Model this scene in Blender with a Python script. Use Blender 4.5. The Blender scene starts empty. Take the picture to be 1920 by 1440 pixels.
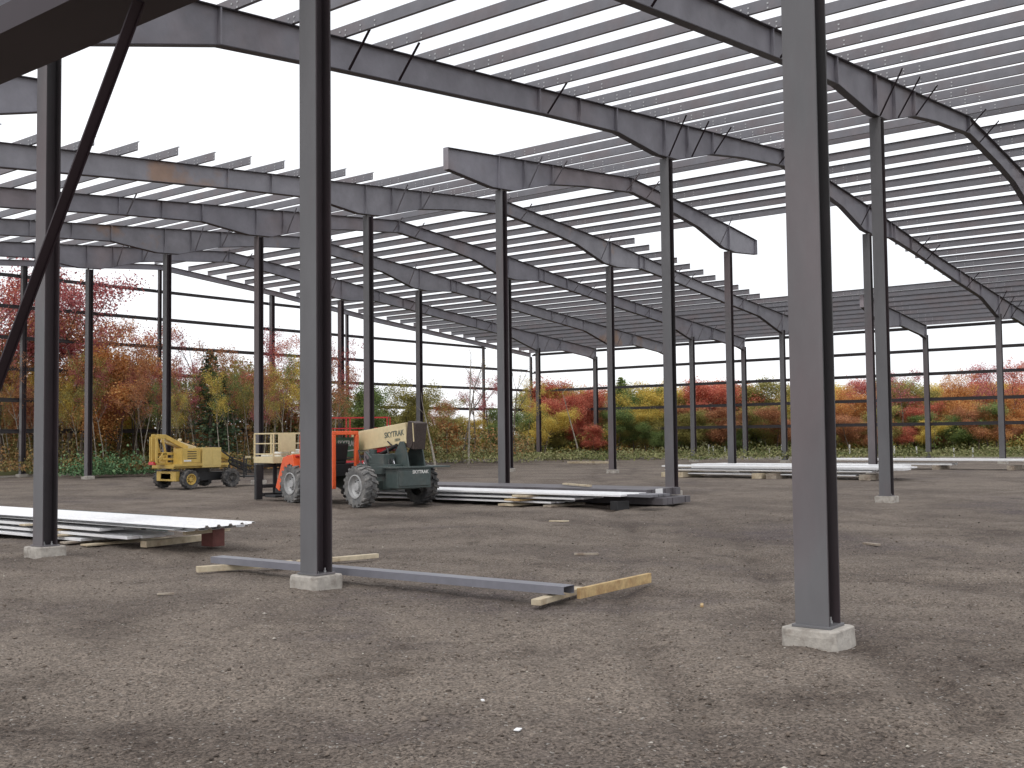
import bpy, math, random
import numpy as np
from mathutils import Vector, Matrix
R = math.radians
sc = bpy.context.scene
COL = sc.collection
random.seed(7); rng = np.random.default_rng(7)

# ---------------------------------------------------------------- camera
S = 1.705 / 2.2                      # survey units -> metres
F_PX, PITCH, ROLL, YAW = 2058.48, 0.047991, -0.011091, 0.897219
CAM = Vector((-11.0603 * S, -12.6050 * S, 1.705))
fw = Vector((math.sin(YAW), math.cos(YAW), 0)); rt = Vector((math.cos(YAW), -math.sin(YAW), 0)); up = Vector((0, 0, 1))
CF = fw * math.cos(PITCH) + up * math.sin(PITCH)
CU0 = up * math.cos(PITCH) - fw * math.sin(PITCH)
CR = rt * math.cos(ROLL) + CU0 * math.sin(ROLL)
CU = CU0 * math.cos(ROLL) - rt * math.sin(ROLL)
cd = bpy.data.cameras.new('camera'); cam = bpy.data.objects.new('camera', cd); COL.objects.link(cam)
m = Matrix((CR, CU, -CF)).transposed().to_4x4(); m.translation = CAM
cam.matrix_world = m
cd.sensor_width = 36; cd.lens = 36 * F_PX / 1920; cd.clip_start = 0.05; cd.clip_end = 2000
sc.camera = cam
def at(px, D):
    """ground point seen at column px of the photo, D metres away"""
    d = CF + CR * ((px - 960) / F_PX); d.z = 0
    return Vector((CAM.x, CAM.y, 0)) + d / d.dot(fw) * D

# ---------------------------------------------------------------- sky, sun, exposure
SUN_EL, SUN_AZ = R(50), R(258)
w = bpy.data.worlds.new('World'); sc.world = w; w.use_nodes = True
nt = w.node_tree; bg = nt.nodes['Background']
sky = nt.nodes.new('ShaderNodeTexSky'); sky.sky_type = 'NISHITA'; sky.sun_disc = False
sky.sun_elevation = SUN_EL; sky.sun_rotation = SUN_AZ
tc = nt.nodes.new('ShaderNodeTexCoord'); nz = nt.nodes.new('ShaderNodeTexNoise'); nz.inputs['Scale'].default_value = 2.2
nz.inputs['Detail'].default_value = 5
cl = nt.nodes.new('ShaderNodeValToRGB'); cl.color_ramp.elements[0].position = .3; cl.color_ramp.elements[0].color = (8.8, 9.0, 9.4, 1)
cl.color_ramp.elements[1].position = .7; cl.color_ramp.elements[1].color = (10.6, 10.6, 10.8, 1)
mx = nt.nodes.new('ShaderNodeMixRGB'); mx.inputs[0].default_value = .93
nt.links.new(tc.outputs['Generated'], nz.inputs['Vector']); nt.links.new(nz.outputs['Fac'], cl.inputs[0])
nt.links.new(sky.outputs[0], mx.inputs[1]); nt.links.new(cl.outputs[0], mx.inputs[2]); nt.links.new(mx.outputs[0], bg.inputs[0])
bg.inputs[1].default_value = .13
sd = bpy.data.lights.new('sun', 'SUN'); sun = bpy.data.objects.new('sun', sd); COL.objects.link(sun)
sd.energy = 1.25; sd.angle = R(20); sd.color = (1, .97, .92)
sdir = Vector((math.sin(SUN_AZ) * math.cos(SUN_EL), math.cos(SUN_AZ) * math.cos(SUN_EL), math.sin(SUN_EL)))
sun.rotation_euler = sdir.to_track_quat('Z', 'Y').to_euler()
sc.view_settings.view_transform = 'Standard'; sc.view_settings.look = 'None'; sc.view_settings.gamma = 1; sc.view_settings.exposure = 0
sc.cycles.max_bounces = 6; sc.cycles.diffuse_bounces = 3; sc.cycles.transparent_max_bounces = 6

# ---------------------------------------------------------------- helpers
def lab(o, label=None, cat=None, group=None, kind=None):
    if label: o['label'] = label
    if cat: o['category'] = cat
    if group: o['group'] = group
    if kind: o['kind'] = kind
    return o
def empty(name, loc=(0, 0, 0), rz=0):
    o = bpy.data.objects.new(name, None); COL.objects.link(o); o.location = loc; o.rotation_euler = (0, 0, rz); o.empty_display_size = .2
    return o
class MB:
    def __init__(s): s.v = []; s.f = []; s.mi = []
    def add(s, vs, fs, m=0):
        n = len(s.v); s.v += [tuple(q) for q in vs]; s.f += [tuple(i + n for i in f) for f in fs]; s.mi += [m] * len(fs); return s
    def hexa(s, c, m=0):      # 8 corners: bottom 4 ccw, top 4 ccw
        return s.add(c, [(0, 3, 2, 1), (4, 5, 6, 7), (0, 1, 5, 4), (1, 2, 6, 5), (2, 3, 7, 6), (3, 0, 4, 7)], m)
    def box(s, x0, x1, y0, y1, z0, z1, m=0):
        return s.hexa([(x0, y0, z0), (x1, y0, z0), (x1, y1, z0), (x0, y1, z0), (x0, y0, z1), (x1, y0, z1), (x1, y1, z1), (x0, y1, z1)], m)
    def bar(s, p, q, w, h, m=0, u=(0, 0, 1)):     # rectangular bar from p to q; h along u
        p = Vector(p); q = Vector(q); d = (q - p).normalized(); u = Vector(u)
        if abs(d.dot(u)) > .98: u = Vector((1, 0, 0))
        sx = d.cross(u).normalized(); uu = sx.cross(d)
        a = sx * w / 2; b = uu * h / 2
        return s.hexa([p - a - b, p + a - b, q + a - b, q - a - b, p - a + b, p + a + b, q + a + b, q - a + b], m)
    def tube(s, p, q, r0, r1=None, n=10, m=0, caps=True):
        r1 = r0 if r1 is None else r1
        p = Vector(p); q = Vector(q); d = (q - p).normalized(); u = Vector((0, 0, 1)) if abs(d.z) < .9 else Vector((1, 0, 0))
        a = d.cross(u).normalized(); b = d.cross(a)
        vs = []
        for c, r in ((p, r0), (q, r1)):
            for k in range(n):
                t = 2 * math.pi * k / n; vs.append(c + a * math.cos(t) * r + b * math.sin(t) * r)
        fs = [(k, (k + 1) % n, n + (k + 1) % n, n + k) for k in range(n)]
        if caps: fs += [tuple(range(n))[::-1], tuple(range(n, 2 * n))]
        return s.add(vs, fs, m)
    def lathe(s, prof, c, axis='y', n=32, m=0):   # prof: (radius, offset along axis)
        c = Vector(c); vs = []; fs = []
        for r, o in prof:
            for k in range(n):
                t = 2 * math.pi * k / n
                vs.append(c + Vector((math.cos(t) * r, o, math.sin(t) * r)))
        for i in range(len(prof) - 1):
            for k in range(n):
                fs.append((i * n + k, i * n + (k + 1) % n, (i + 1) * n + (k + 1) % n, (i + 1) * n + k))
        return s.add(vs, fs, m)
    def prism(s, poly, y0, y1, m=0):      # poly in (x,z), extruded along y
        n = len(poly); vs = [(x, y0, z) for x, z in poly] + [(x, y1, z) for x, z in poly]
        return s.add(vs, [tuple(range(n)), tuple(range(n, 2 * n))[::-1]] + [(k, n + k, n + (k + 1) % n, (k + 1) % n) for k in range(n)], m)
    def build(s, name, mats, parent=None, bevel=0, smooth=False, loc=None):
        me = bpy.data.meshes.new(name); me.from_pydata(s.v, [], s.f)
        mats = mats if isinstance(mats, (list, tuple)) else [mats]
        for q in mats: me.materials.append(q)
        if len(mats) > 1: me.polygons.foreach_set('material_index', s.mi)
        me.update()
        import bmesh
        b = bmesh.new(); b.from_mesh(me); bmesh.ops.recalc_face_normals(b, faces=b.faces); b.to_mesh(me); b.free()
        if smooth:
            me.polygons.foreach_set('use_smooth', [True] * len(me.polygons)); me.set_sharp_from_angle(angle=R(35))
        o = bpy.data.objects.new(name, me); COL.objects.link(o)
        if parent: o.parent = parent
        if loc: o.location = loc
        if bevel:
            bv = o.modifiers.new('bevel', 'BEVEL'); bv.width = bevel; bv.segments = 2; bv.limit_method = 'ANGLE'
        return o

def mat(name, col, rough=.6, metal=0, var=.0, var_scale=3, col2=None, bump=0, bump_scale=30, col2_amt=(.45, .62), coord='Object', spec=.5, det=6, stretch=None):
    M = bpy.data.materials.new(name); M.use_nodes = True; n = M.node_tree; p = n.nodes['Principled BSDF']
    p.inputs['Roughness'].default_value = rough; p.inputs['Metallic'].default_value = metal; p.inputs['Specular IOR Level'].default_value = spec
    L = n.links.new
    t = n.nodes.new('ShaderNodeTexCoord'); src = t.outputs['Object']
    if coord == 'World':
        g = n.nodes.new('ShaderNodeNewGeometry'); src = g.outputs['Position']
    if stretch:
        mp = n.nodes.new('ShaderNodeMapping'); mp.inputs['Scale'].default_value = stretch; L(src, mp.inputs[0]); src = mp.outputs[0]
    out = None
    rgb = n.nodes.new('ShaderNodeRGB'); rgb.outputs[0].default_value = (*col, 1); out = rgb.outputs[0]
    if col2:
        a = n.nodes.new('ShaderNodeTexNoise'); a.inputs['Scale'].default_value = var_scale; a.inputs['Detail'].default_value = det; a.inputs['Roughness'].default_value = .6; L(src, a.inputs['Vector'])
        r = n.nodes.new('ShaderNodeMapRange'); r.inputs[1].default_value = col2_amt[0]; r.inputs[2].default_value = col2_amt[1]; L(a.outputs['Fac'], r.inputs[0])
        x = n.nodes.new('ShaderNodeMixRGB'); L(r.outputs[0], x.inputs[0]); L(out, x.inputs[1]); x.inputs[2].default_value = (*col2, 1); out = x.outputs[0]
    if var:
        a = n.nodes.new('ShaderNodeTexNoise'); a.inputs['Scale'].default_value = var_scale * 2.7 + 1; a.inputs['Detail'].default_value = 8; a.inputs['Roughness'].default_value = .65; L(src, a.inputs['Vector'])
        r = n.nodes.new('ShaderNodeMapRange'); r.inputs[1].default_value = .3; r.inputs[2].default_value = .7; r.inputs[3].default_value = 1 - var; r.inputs[4].default_value = 1 + var; L(a.outputs['Fac'], r.inputs[0])
        x = n.nodes.new('ShaderNodeVectorMath'); x.operation = 'SCALE'; L(out, x.inputs[0]); L(r.outputs[0], x.inputs['Scale']); out = x.outputs[0]
    L(out, p.inputs['Base Color'])
    if bump:
        a = n.nodes.new('ShaderNodeTexNoise'); a.inputs['Scale'].default_value = bump_scale; a.inputs['Detail'].default_value = 6; L(src, a.inputs['Vector'])
        b = n.nodes.new('ShaderNodeBump'); b.inputs['Strength'].default_value = bump; b.inputs['Distance'].default_value = .01; L(a.outputs['Fac'], b.inputs['Height']); L(b.outputs[0], p.inputs['Normal'])
    return M

STEEL = mat('grey_primed_steel', (.225, .22, .25), .5, 0, .16, .22, (.235, .205, .22), .25, 12, (.50, .62), coord='World')
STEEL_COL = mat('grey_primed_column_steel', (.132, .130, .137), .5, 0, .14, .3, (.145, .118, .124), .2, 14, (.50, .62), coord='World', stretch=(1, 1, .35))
COLWEB = mat('recess_shaded_column_web', (.045, .032, .037), .6, 0, .2, .5, (.03, .028, .03), .2, 14, coord='World', stretch=(1, 1, .35))  # shade of the open column side painted as a dark tone, flange edges included
FLANGE = mat('dark_rafter_flange', (.05, .045, .055), .55, 0, .15, 1, coord='World')  # flanges coloured darker than the rafter web
STEEL_RUST = mat('rust_stained_primed_steel', (.23, .225, .25), .5, 0, .16, .35, (.30, .20, .15), .25, 12, (.60, .70), coord='World')
PURLIN = mat('grey_primed_purlin', (.160, .158, .175), .5, .0, .12, .7, (.165, .145, .155), coord='World')
GIRT = mat('dark_primed_girt', (.032, .027, .029), .55, 0, .15, .6, coord='World')
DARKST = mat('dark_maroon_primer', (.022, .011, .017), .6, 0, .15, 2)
CONC = mat('footing_concrete', (.42, .39, .35), .85, 0, .18, 6, (.27, .24, .21), .5, 60, (.48, .66), coord='World')
GALV_HOLE = mat('bolt_zinc_and_sky_holes', (.42, .42, .42), .4, .6)
WHITE = mat('white_sheet_steel', (.82, .82, .83), .4, 0, .05, 3)
WEDGE = mat('cream_timber', (.55, .47, .34), .8, 0, .15, 4, (.42, .33, .22), .3, 40)
TIMBER = mat('yellow_pine', (.52, .37, .18), .75, 0, .2, 6, (.38, .24, .11), .3, 40)
TGREY = mat('weathered_timber', (.36, .31, .25), .85, 0, .2, 5, (.22, .17, .13), .3, 40)
REDST = mat('red_oxide_steel', (.17, .055, .045), .65, 0, .2, 5)
YEL = mat('lift_yellow_paint', (.58, .40, .10), .45, 0, .12, 3, (.42, .28, .08), .1, 20, (.55, .75))
CREAM = mat('cream_paint', (.66, .55, .33), .45, 0, .08, 3, (.55, .44, .25), .1, 20, (.55, .8))
ORANGE = mat('orange_paint', (.78, .12, .035), .42, 0, .1, 3, (.45, .07, .03), .1, 20, (.55, .8))
RED = mat('red_paint', (.50, .025, .03), .45, 0, .1, 3)
DGREEN = mat('dark_green_grey_paint', (.055, .075, .072), .5, 0, .2, 3, (.10, .10, .09), .1, 20, (.5, .8))
SIGNG = mat('green_sign_panel', (.03, .15, .07), .5, 0, .1, 3)
BLACK = mat('black_machinery', (.018, .018, .02), .5, 0, .3, 4)
TYRE = mat('dusty_tyre', (.045, .045, .048), .85, 0, .3, 5, (.15, .14, .13), .4, 40, (.42, .68))
TYRE_DUST = mat('mud_greyed_tyre', (.12, .12, .12), .9, 0, .3, 5, (.22, .21, .20), .4, 40, (.42, .62))
RIM = mat('dusty_silver_rim', (.42, .42, .42), .5, .2, .2, 5)
CHROME = mat('ram_chrome', (.75, .75, .78), .15, .9)
LETW = mat('white_lettering', (.75, .75, .72), .6)
LETD = mat('dark_lettering', (.10, .12, .10), .6)
GLASS_D = mat('dark_seat_vinyl', (.02, .02, .022), .6)
BARK = mat('grey_brown_bark', (.16, .13, .105), .9, 0, .25, 3, (.09, .07, .055), .3, 20)
BARKP = mat('pale_bark', (.36, .33, .28), .9, 0, .2, 3, (.2, .17, .14), .3, 20)

# ---------------------------------------------------------------- ground
def vnoise(x, y, seed=0):
    xi = np.floor(x).astype(np.int64); yi = np.floor(y).astype(np.int64); xf = x - xi; yf = y - yi
    def h(a, b):
        n = (a * 374761393 + b * 668265263 + seed * 974711) & 0x7fffffff
        n = ((n ^ (n >> 13)) * 1274126177) & 0x7fffffff
        return ((n ^ (n >> 16)) & 0xffff) / 65535.
    u = xf * xf * (3 - 2 * xf); v = yf * yf * (3 - 2 * yf)
    return (h(xi, yi) * (1 - u) + h(xi + 1, yi) * u) * (1 - v) + (h(xi, yi + 1) * (1 - u) + h(xi + 1, yi + 1) * u) * v
def rut(x, y, x0, y0, ang, wid, gauge):
    dx, dy = math.cos(ang), math.sin(ang); o = (x - x0) * dy - (y - y0) * dx; a = (x - x0) * dx + (y - y0) * dy
    o = o + .25 * np.sin(a * .35) 
    return sum(np.exp(-((o - g) / wid) ** 2) for g in (-gauge / 2, gauge / 2))
def gz(x, y):
    x = np.asarray(x, float); y = np.asarray(y, float)
    z = (vnoise(x * .28, y * .28, 1) - .5) * .05 + (vnoise(x * 1.1, y * 1.1, 2) - .5) * .035 + (vnoise(x * 3.5, y * 3.5, 3) - .5) * .030 + (vnoise(x * 9, y * 9, 4) - .5) * .018 + (vnoise(x * 22, y * 22, 5) - .5) * .009
    for a in ((3, -4, R(100), .16, 1.8), (-2, -7, R(35), .14, 1.7), (8, 2, R(70), .18, 1.9), (1.5, -9, R(-10), .15, 1.8)):
        z = z - .035 * rut(x, y, *a)
    return z - .01
nr, na = 420, 620
rad = .4 * (700 / .4) ** (np.arange(nr) / (nr - 1.))
ang = np.concatenate([np.linspace(-math.pi, -.75, 60, endpoint=False), np.linspace(-.75, .75, na - 120, endpoint=False), np.linspace(.75, math.pi, 60, endpoint=False)])
A, Q = np.meshgrid(ang, rad)
GX = CAM.x + Q * np.sin(YAW + A); GY = CAM.y + Q * np.cos(YAW + A)
fade = np.clip(1.6 - Q / 60, 0, 1)
GZ = gz(GX, GY) * fade
# beyond the pad the land drops a hand's width, then rises gently to the woods
out = np.maximum(GX - 60.6, GY - 43.6)
GZ = GZ + np.where(out > 0, np.clip(out / 30, 0, 1) * .5, 0)
me = bpy.data.meshes.new('ground')
vs = np.stack([GX, GY, GZ], -1).reshape(-1, 3)
idx = np.arange(nr * na).reshape(nr, na)
a_ = idx[:-1]; b_ = idx[1:]
fc = np.stack([a_, b_, np.roll(b_, -1, 1), np.roll(a_, -1, 1)], -1).reshape(-1, 4)
me.vertices.add(len(vs) + 1); me.vertices.foreach_set('co', np.vstack([vs, [[CAM.x, CAM.y, 0]]]).ravel())
tri = [(int(idx[0, k]), int(idx[0, (k + 1) % na]), len(vs)) for k in range(na)]
me.loops.add(len(fc) * 4 + len(tri) * 3); me.polygons.add(len(fc) + len(tri))
me.loops.foreach_set('vertex_index', np.concatenate([fc.ravel(), np.array(tri).ravel()]).astype(np.int32))
me.polygons.foreach_set('loop_start', np.concatenate([np.arange(len(fc)) * 4, len(fc) * 4 + np.arange(len(tri)) * 3]).astype(np.int32))
me.polygons.foreach_set('use_smooth', np.ones(len(fc) + len(tri), bool)); me.update(calc_edges=True)
# damp, churned earth: wheel lanes and wet hollows (a property of the soil, kept as a vertex attribute)
damp = np.zeros_like(GX)
for a in ((3, -4, R(100), .20, 1.8), (-2, -7, R(35), .18, 1.7), (8, 2, R(70), .22, 1.9), (1.5, -9, R(-10), .2, 1.8), (10, 6, R(95), .25, 1.9), (14, -2, R(60), .25, 1.9)): damp += .5 * rut(GX, GY, *a) * (.35 + .9 * vnoise(GX * .5, GY * .5, 21))
for bx, by, ra, rb, th_0, st_ in ((-5.1, -4.2, 2.3, .55, R(100), 1.1), (-4.9, -2.3, .7, .35, R(20), .9), (-.4, -7.4, 1.6, .45, R(0), .9), (-1.9, -6.7, .7, .35, R(-30), .8), (-2.5, -3.5, .9, .22, R(30), .6), (-3.0, -.6, 1.2, .35, R(60), .9), (-.6, -1.3, .8, .25, R(-30), .5), (3.5, 3.9, 1.6, .4, R(-30), .6), (6.9, 2.1, 2.2, .5, R(-35), .6), (10.5, .9, 2.6, .5, R(-40), .6), (11, -4.8, 2.5, .6, R(-50), .7), (0.05, 6.0, 1.5, .5, R(0), .6), (.1, -6.3, 1.1, .5, R(-20), .6)):
    dx = GX - bx; dy = GY - by; u_ = dx * math.cos(th_0) + dy * math.sin(th_0); v_ = -dx * math.sin(th_0) + dy * math.cos(th_0)
    damp += st_ * np.exp(-((u_ / ra) ** 2 + (v_ / rb) ** 2)) * (.3 + 1.1 * vnoise(GX * 2.3, GY * 2.3, 33))
at_ = me.attributes.new('damp', 'FLOAT', 'POINT'); at_.data.foreach_set('value', np.append(np.clip(damp, 0, 1).ravel(), 0).astype(np.float32))
me.validate()
G = bpy.data.materials.new('dark_gravel'); G.use_nodes = True; n = G.node_tree; p = n.nodes['Principled BSDF']; L = n.links.new
p.inputs['Roughness'].default_value = .92; p.inputs['Specular IOR Level'].default_value = .25
g = n.nodes.new('ShaderNodeNewGeometry'); pos = g.outputs['Position']
def noise(scale, det=6, rough=.6, vec=pos, dist=0):
    a = n.nodes.new('ShaderNodeTexNoise'); a.inputs['Scale'].default_value = scale; a.inputs['Detail'].default_value = det; a.inputs['Roughness'].default_value = rough; a.inputs['Distortion'].default_value = dist; L(vec, a.inputs['Vector']); return a.outputs['Fac']
def rng_(s, a, b, c=0, d=1):
    r = n.nodes.new('ShaderNodeMapRange'); r.inputs[1].default_value = a; r.inputs[2].default_value = b; r.inputs[3].default_value = c; r.inputs[4].default_value = d; L(s, r.inputs[0]); return r.outputs[0]
def mix(f, a, b):
    x = n.nodes.new('ShaderNodeMixRGB')
    for i, v in ((0, f), (1, a), (2, b)):
        if isinstance(v, (int, float)): x.inputs[i].default_value = v
        elif isinstance(v, tuple): x.inputs[i].default_value = (*v, 1)
        else: L(v, x.inputs[i])
    return x.outputs[0]
def mul(a, b):
    x = n.nodes.new('ShaderNodeMath'); x.operation = 'MULTIPLY'; L(a, x.inputs[0])
    if isinstance(b, (int, float)): x.inputs[1].default_value = b
    else: L(b, x.inputs[1])
    return x.outputs[0]
c = mix(rng_(noise(.35, 8, .68, dist=.6), .44, .58), (.208, .172, .142), (.138, .112, .094))
c = mix(rng_(noise(.16, 7, .7), .55, .68, 0, .75), c, (.098, .080, .083))            # damp violet-grey gravel
c = mix(mul(rng_(noise(1.7, 6, .7), .56, .66), .55), c, (.070, .053, .042))
c = mix(mul(rng_(noise(11, 5, .7), .52, .68), .40), c, (.27, .225, .185))
at_n = n.nodes.new('ShaderNodeAttribute'); at_n.attribute_name = 'damp'
c = mix(mul(mul(at_n.outputs['Fac'], rng_(noise(6, 6, .75), .30, .62, .25, 1)), .85), c, (.062, .046, .038))
vo = n.nodes.new('ShaderNodeTexVoronoi'); vo.inputs['Scale'].default_value = 62; L(pos, vo.inputs['Vector'])
sp = n.nodes.new('ShaderNodeSeparateColor'); L(vo.outputs['Color'], sp.inputs[0])
stone = n.nodes.new('ShaderNodeMapRange'); L(sp.outputs[0], stone.inputs[0]); stone.inputs[1].default_value = 0; stone.inputs[2].default_value = 1; stone.inputs[3].default_value = .5; stone.inputs[4].default_value = 1.5
x = n.nodes.new('ShaderNodeVectorMath'); x.operation = 'SCALE'; L(c, x.inputs[0]); L(stone.outputs[0], x.inputs['Scale']); c = x.outputs[0]
c = mix(rng_(sp.outputs[1], .985, .99, 0, .6), c, (.42, .40, .37))
# beyond the gravel pad: rough grass
sx = n.nodes.new('ShaderNodeSeparateXYZ'); L(pos, sx.inputs[0])
def edge(s, lim):
    x = n.nodes.new('ShaderNodeMath'); x.operation = 'ADD'; L(s, x.inputs[0]); L(mul(noise(.5, 4), 2.0), x.inputs[1]); return rng_(x.outputs[0], lim + 1.0, lim + 1.9)
mxm = n.nodes.new('ShaderNodeMath'); mxm.operation = 'MAXIMUM'; L(edge(sx.outputs[0], 61.4), mxm.inputs[0]); L(edge(sx.outputs[1], 45.0), mxm.inputs[1])
grass = mix(noise(1.2, 6, .7), (.16, .15, .055), (.075, .095, .035))
c = mix(mxm.outputs[0], c, grass)
L(c, p.inputs['Base Color'])
bh = n.nodes.new('ShaderNodeMath'); bh.operation = 'ADD'; L(mul(vo.outputs['Distance'], -1.0), bh.inputs[0]); L(mul(noise(60, 4), .8), bh.inputs[1])
bp = n.nodes.new('ShaderNodeBump'); bp.inputs['Strength'].default_value = 1.0; bp.inputs['Distance'].default_value = .012; L(bh.outputs[0], bp.inputs['Height'])
b2 = n.nodes.new('ShaderNodeBump'); b2.inputs['Strength'].default_value = .9; b2.inputs['Distance'].default_value = .07; L(noise(4.5, 6, .7), b2.inputs['Height']); L(bp.outputs[0], b2.inputs['Normal']); L(b2.outputs[0], p.inputs['Normal'])
me.materials.append(G)
ground = bpy.data.objects.new('ground', me); COL.objects.link(ground); lab(ground, 'dark brown gravel pad with damp violet patches and wheel ruts', 'ground', kind='structure')
# loose stones
sv = []; sf = []
ico = [(0, 0, 1), (.89, 0, .2), (.28, .85, .2), (-.72, .53, .2), (-.72, -.53, .2), (.28, -.85, .2), (0, 0, -.6)]
icf = [(0, 1, 2), (0, 2, 3), (0, 3, 4), (0, 4, 5), (0, 5, 1), (6, 2, 1), (6, 3, 2), (6, 4, 3), (6, 5, 4), (6, 1, 5)]
ns = 26000
dd = 2.6 * (9.5) ** rng.random(ns); aa = rng.uniform(-.5, .5, ns)
X = CAM.x + dd * np.sin(YAW + aa); Y = CAM.y + dd * np.cos(YAW + aa); Z = gz(X, Y)
icn = np.array(ico); allv = np.zeros((ns, 7, 3))
sz = rng.lognormal(-5.05, .42, ns) * (1 + dd * .02); th = rng.uniform(0, 6.28, ns)
jit = rng.uniform(.65, 1.25, (ns, 7, 1)); base = icn[None] * jit * sz[:, None, None] * np.stack([rng.uniform(.8, 1.5, ns), rng.uniform(.6, 1.1, ns), rng.uniform(.4, .8, ns)], -1)[:, None, :]
cs, sn = np.cos(th)[:, None], np.sin(th)[:, None]
allv[..., 0] = base[..., 0] * cs - base[..., 1] * sn + X[:, None]; allv[..., 1] = base[..., 0] * sn + base[..., 1] * cs + Y[:, None]; allv[..., 2] = base[..., 2] + Z[:, None] + sz[:, None] * .15
fi = (np.array(icf)[None] + (np.arange(ns) * 7)[:, None, None]).reshape(-1, 3)
def fast_mesh(name, verts, faces):
    k = faces.shape[1]; me = bpy.data.meshes.new(name); me.vertices.add(len(verts)); me.vertices.foreach_set('co', np.asarray(verts, np.float32).ravel())
    me.loops.add(faces.size); me.polygons.add(len(faces)); me.loops.foreach_set('vertex_index', faces.astype(np.int32).ravel())
    me.polygons.foreach_set('loop_start', (np.arange(len(faces)) * k).astype(np.int32)); me.update(calc_edges=True); return me
me = fast_mesh('gravel_stones', allv.reshape(-1, 3), fi)
def island_mat(name, cols, rough=.9, trans=0):
    M = bpy.data.materials.new(name); M.use_nodes = True; n = M.node_tree; p = n.nodes['Principled BSDF']; p.inputs['Roughness'].default_value = rough; p.inputs['Specular IOR Level'].default_value = .25
    g = n.nodes.new('ShaderNodeNewGeometry'); r = n.nodes.new('ShaderNodeValToRGB'); r.color_ramp.interpolation = 'LINEAR'
    e = r.color_ramp.elements
    for i, (ps, c) in enumerate(cols):
        if i < 2: e[i].position = ps; e[i].color = (*c, 1)
        else: q = e.new(ps); q.color = (*c, 1)
    n.links.new(g.outputs['Random Per Island'], r.inputs[0])
    n.links.new(r.outputs[0], p.inputs['Base Color'])
    if trans:
        t = n.nodes.new('ShaderNodeBsdfTranslucent'); n.links.new(r.outputs[0], t.inputs[0]); ms = n.nodes.new('ShaderNodeMixShader'); ms.inputs[0].default_value = trans
        n.links.new(p.outputs[0], ms.inputs[1]); n.links.new(t.outputs[0], ms.inputs[2]); n.links.new(ms.outputs[0], n.nodes['Material Output'].inputs[0])
    return M
me.materials.append(island_mat('loose_stone', [(0, (.06, .048, .04)), (1, (.50, .46, .40)), (.5, (.15, .12, .098)), (.93, (.22, .18, .15)), (.97, (.34, .31, .28))]))
st = bpy.data.objects.new('gravel_stones', me); COL.objects.link(st); lab(st, 'loose pale and dark stones scattered over the gravel', 'gravel', kind='stuff')

# ---------------------------------------------------------------- the steel frame (survey units, scaled by S)
BAY = 7.84588; XR = 33.77
LX = {'J': -9.14, 'K': 0, 'L': 23.81, 'M': 43.72, 'N': 67.5, 'O': 76.64}
def zt(x): return 14.65 - .088 * abs(x - XR) - (.28 if x > 55 else (x - 44) * .0255 if x > 44 else 0)
def fy(i): return i * BAY * S
bld = empty('steel_frame_building', (0, 0, 0))
lab(bld, 'unfinished grey steel building frame with bare columns, rafters and purlins on gravel', 'building')
TOPZ = {'J': 9.85, 'K': 10.15, 'L': 12.36, 'M': 12.32, 'N': 10.15, 'O': 9.85}
def make_column(x, y, h, fl=.285, dp=.235, foot=True, lbl=None):
    b = MB(); t = .018
    z0 = .165
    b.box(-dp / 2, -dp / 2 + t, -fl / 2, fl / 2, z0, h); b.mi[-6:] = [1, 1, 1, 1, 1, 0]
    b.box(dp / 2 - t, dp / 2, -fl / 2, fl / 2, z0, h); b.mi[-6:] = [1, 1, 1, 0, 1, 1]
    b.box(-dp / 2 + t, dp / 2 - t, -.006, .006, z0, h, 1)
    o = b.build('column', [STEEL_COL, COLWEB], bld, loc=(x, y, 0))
    if lbl: o['label'] = lbl
    b = MB(); b.box(-dp / 2 - .03, dp / 2 + .03, -fl / 2 - .02, fl / 2 + .02, .145, .165)
    q = b.build('base_plate', STEEL_COL, o, bevel=.002)
    if x < 20 and y < 7:
        for sx in (-1, 1):
            for sy in (-1, 1):
                b = MB(); b.tube((sx * .06, sy * .08, .165), (sx * .06, sy * .08, .185), .02, n=6); b.tube((sx * .06, sy * .08, .185), (sx * .06, sy * .08, .215), .011, n=6)
                b.build('anchor_bolt', GALV_HOLE, o)
    if foot:
        k = .235; ch = .05; b = MB()
        pts = [(-k + ch, -k), (k - ch, -k), (k, -k + ch), (k, k - ch), (k - ch, k), (-k + ch, k), (-k, k - ch), (-k, -k + ch)]
        rr = random.Random(int(x * 31 + y * 7)); vs = []
        for z, e in ((-.25, 1.0), (.0, 1.005), (.09, 1.0), (.145, .985)):
            vs += [(px * e + rr.uniform(-.006, .006), py * e + rr.uniform(-.006, .006), z + (rr.uniform(-.006, .0) if z > .1 else 0)) for px, py in pts]
        fs = [tuple(range(8))[::-1], tuple(range(24, 32))]
        for L_ in range(3): fs += [(L_ * 8 + i, L_ * 8 + (i + 1) % 8, L_ * 8 + 8 + (i + 1) % 8, L_ * 8 + 8 + i) for i in range(8)]
        b.add(vs, fs); b.build('footing', CONC, o, bevel=.012)
    return o
for i, x0, lines in [(-1, 0, 'JKLMNO'), (0, 0, 'JKLMNO'), (1, 0, 'JKLMNO'), (2, 0, 'JKLMNO'), (3, 0, 'JKLMNO'), (4, 0, 'JKLMNO'), (5, 0, 'JKLMNO'), (6, 0, 'KLMNO')]:
    for k in lines:
        if k == 'J' and i < 3: continue     # the opening the photo is taken through
        make_column(LX[k] * S, fy(i), TOPZ[k] * S)
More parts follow.
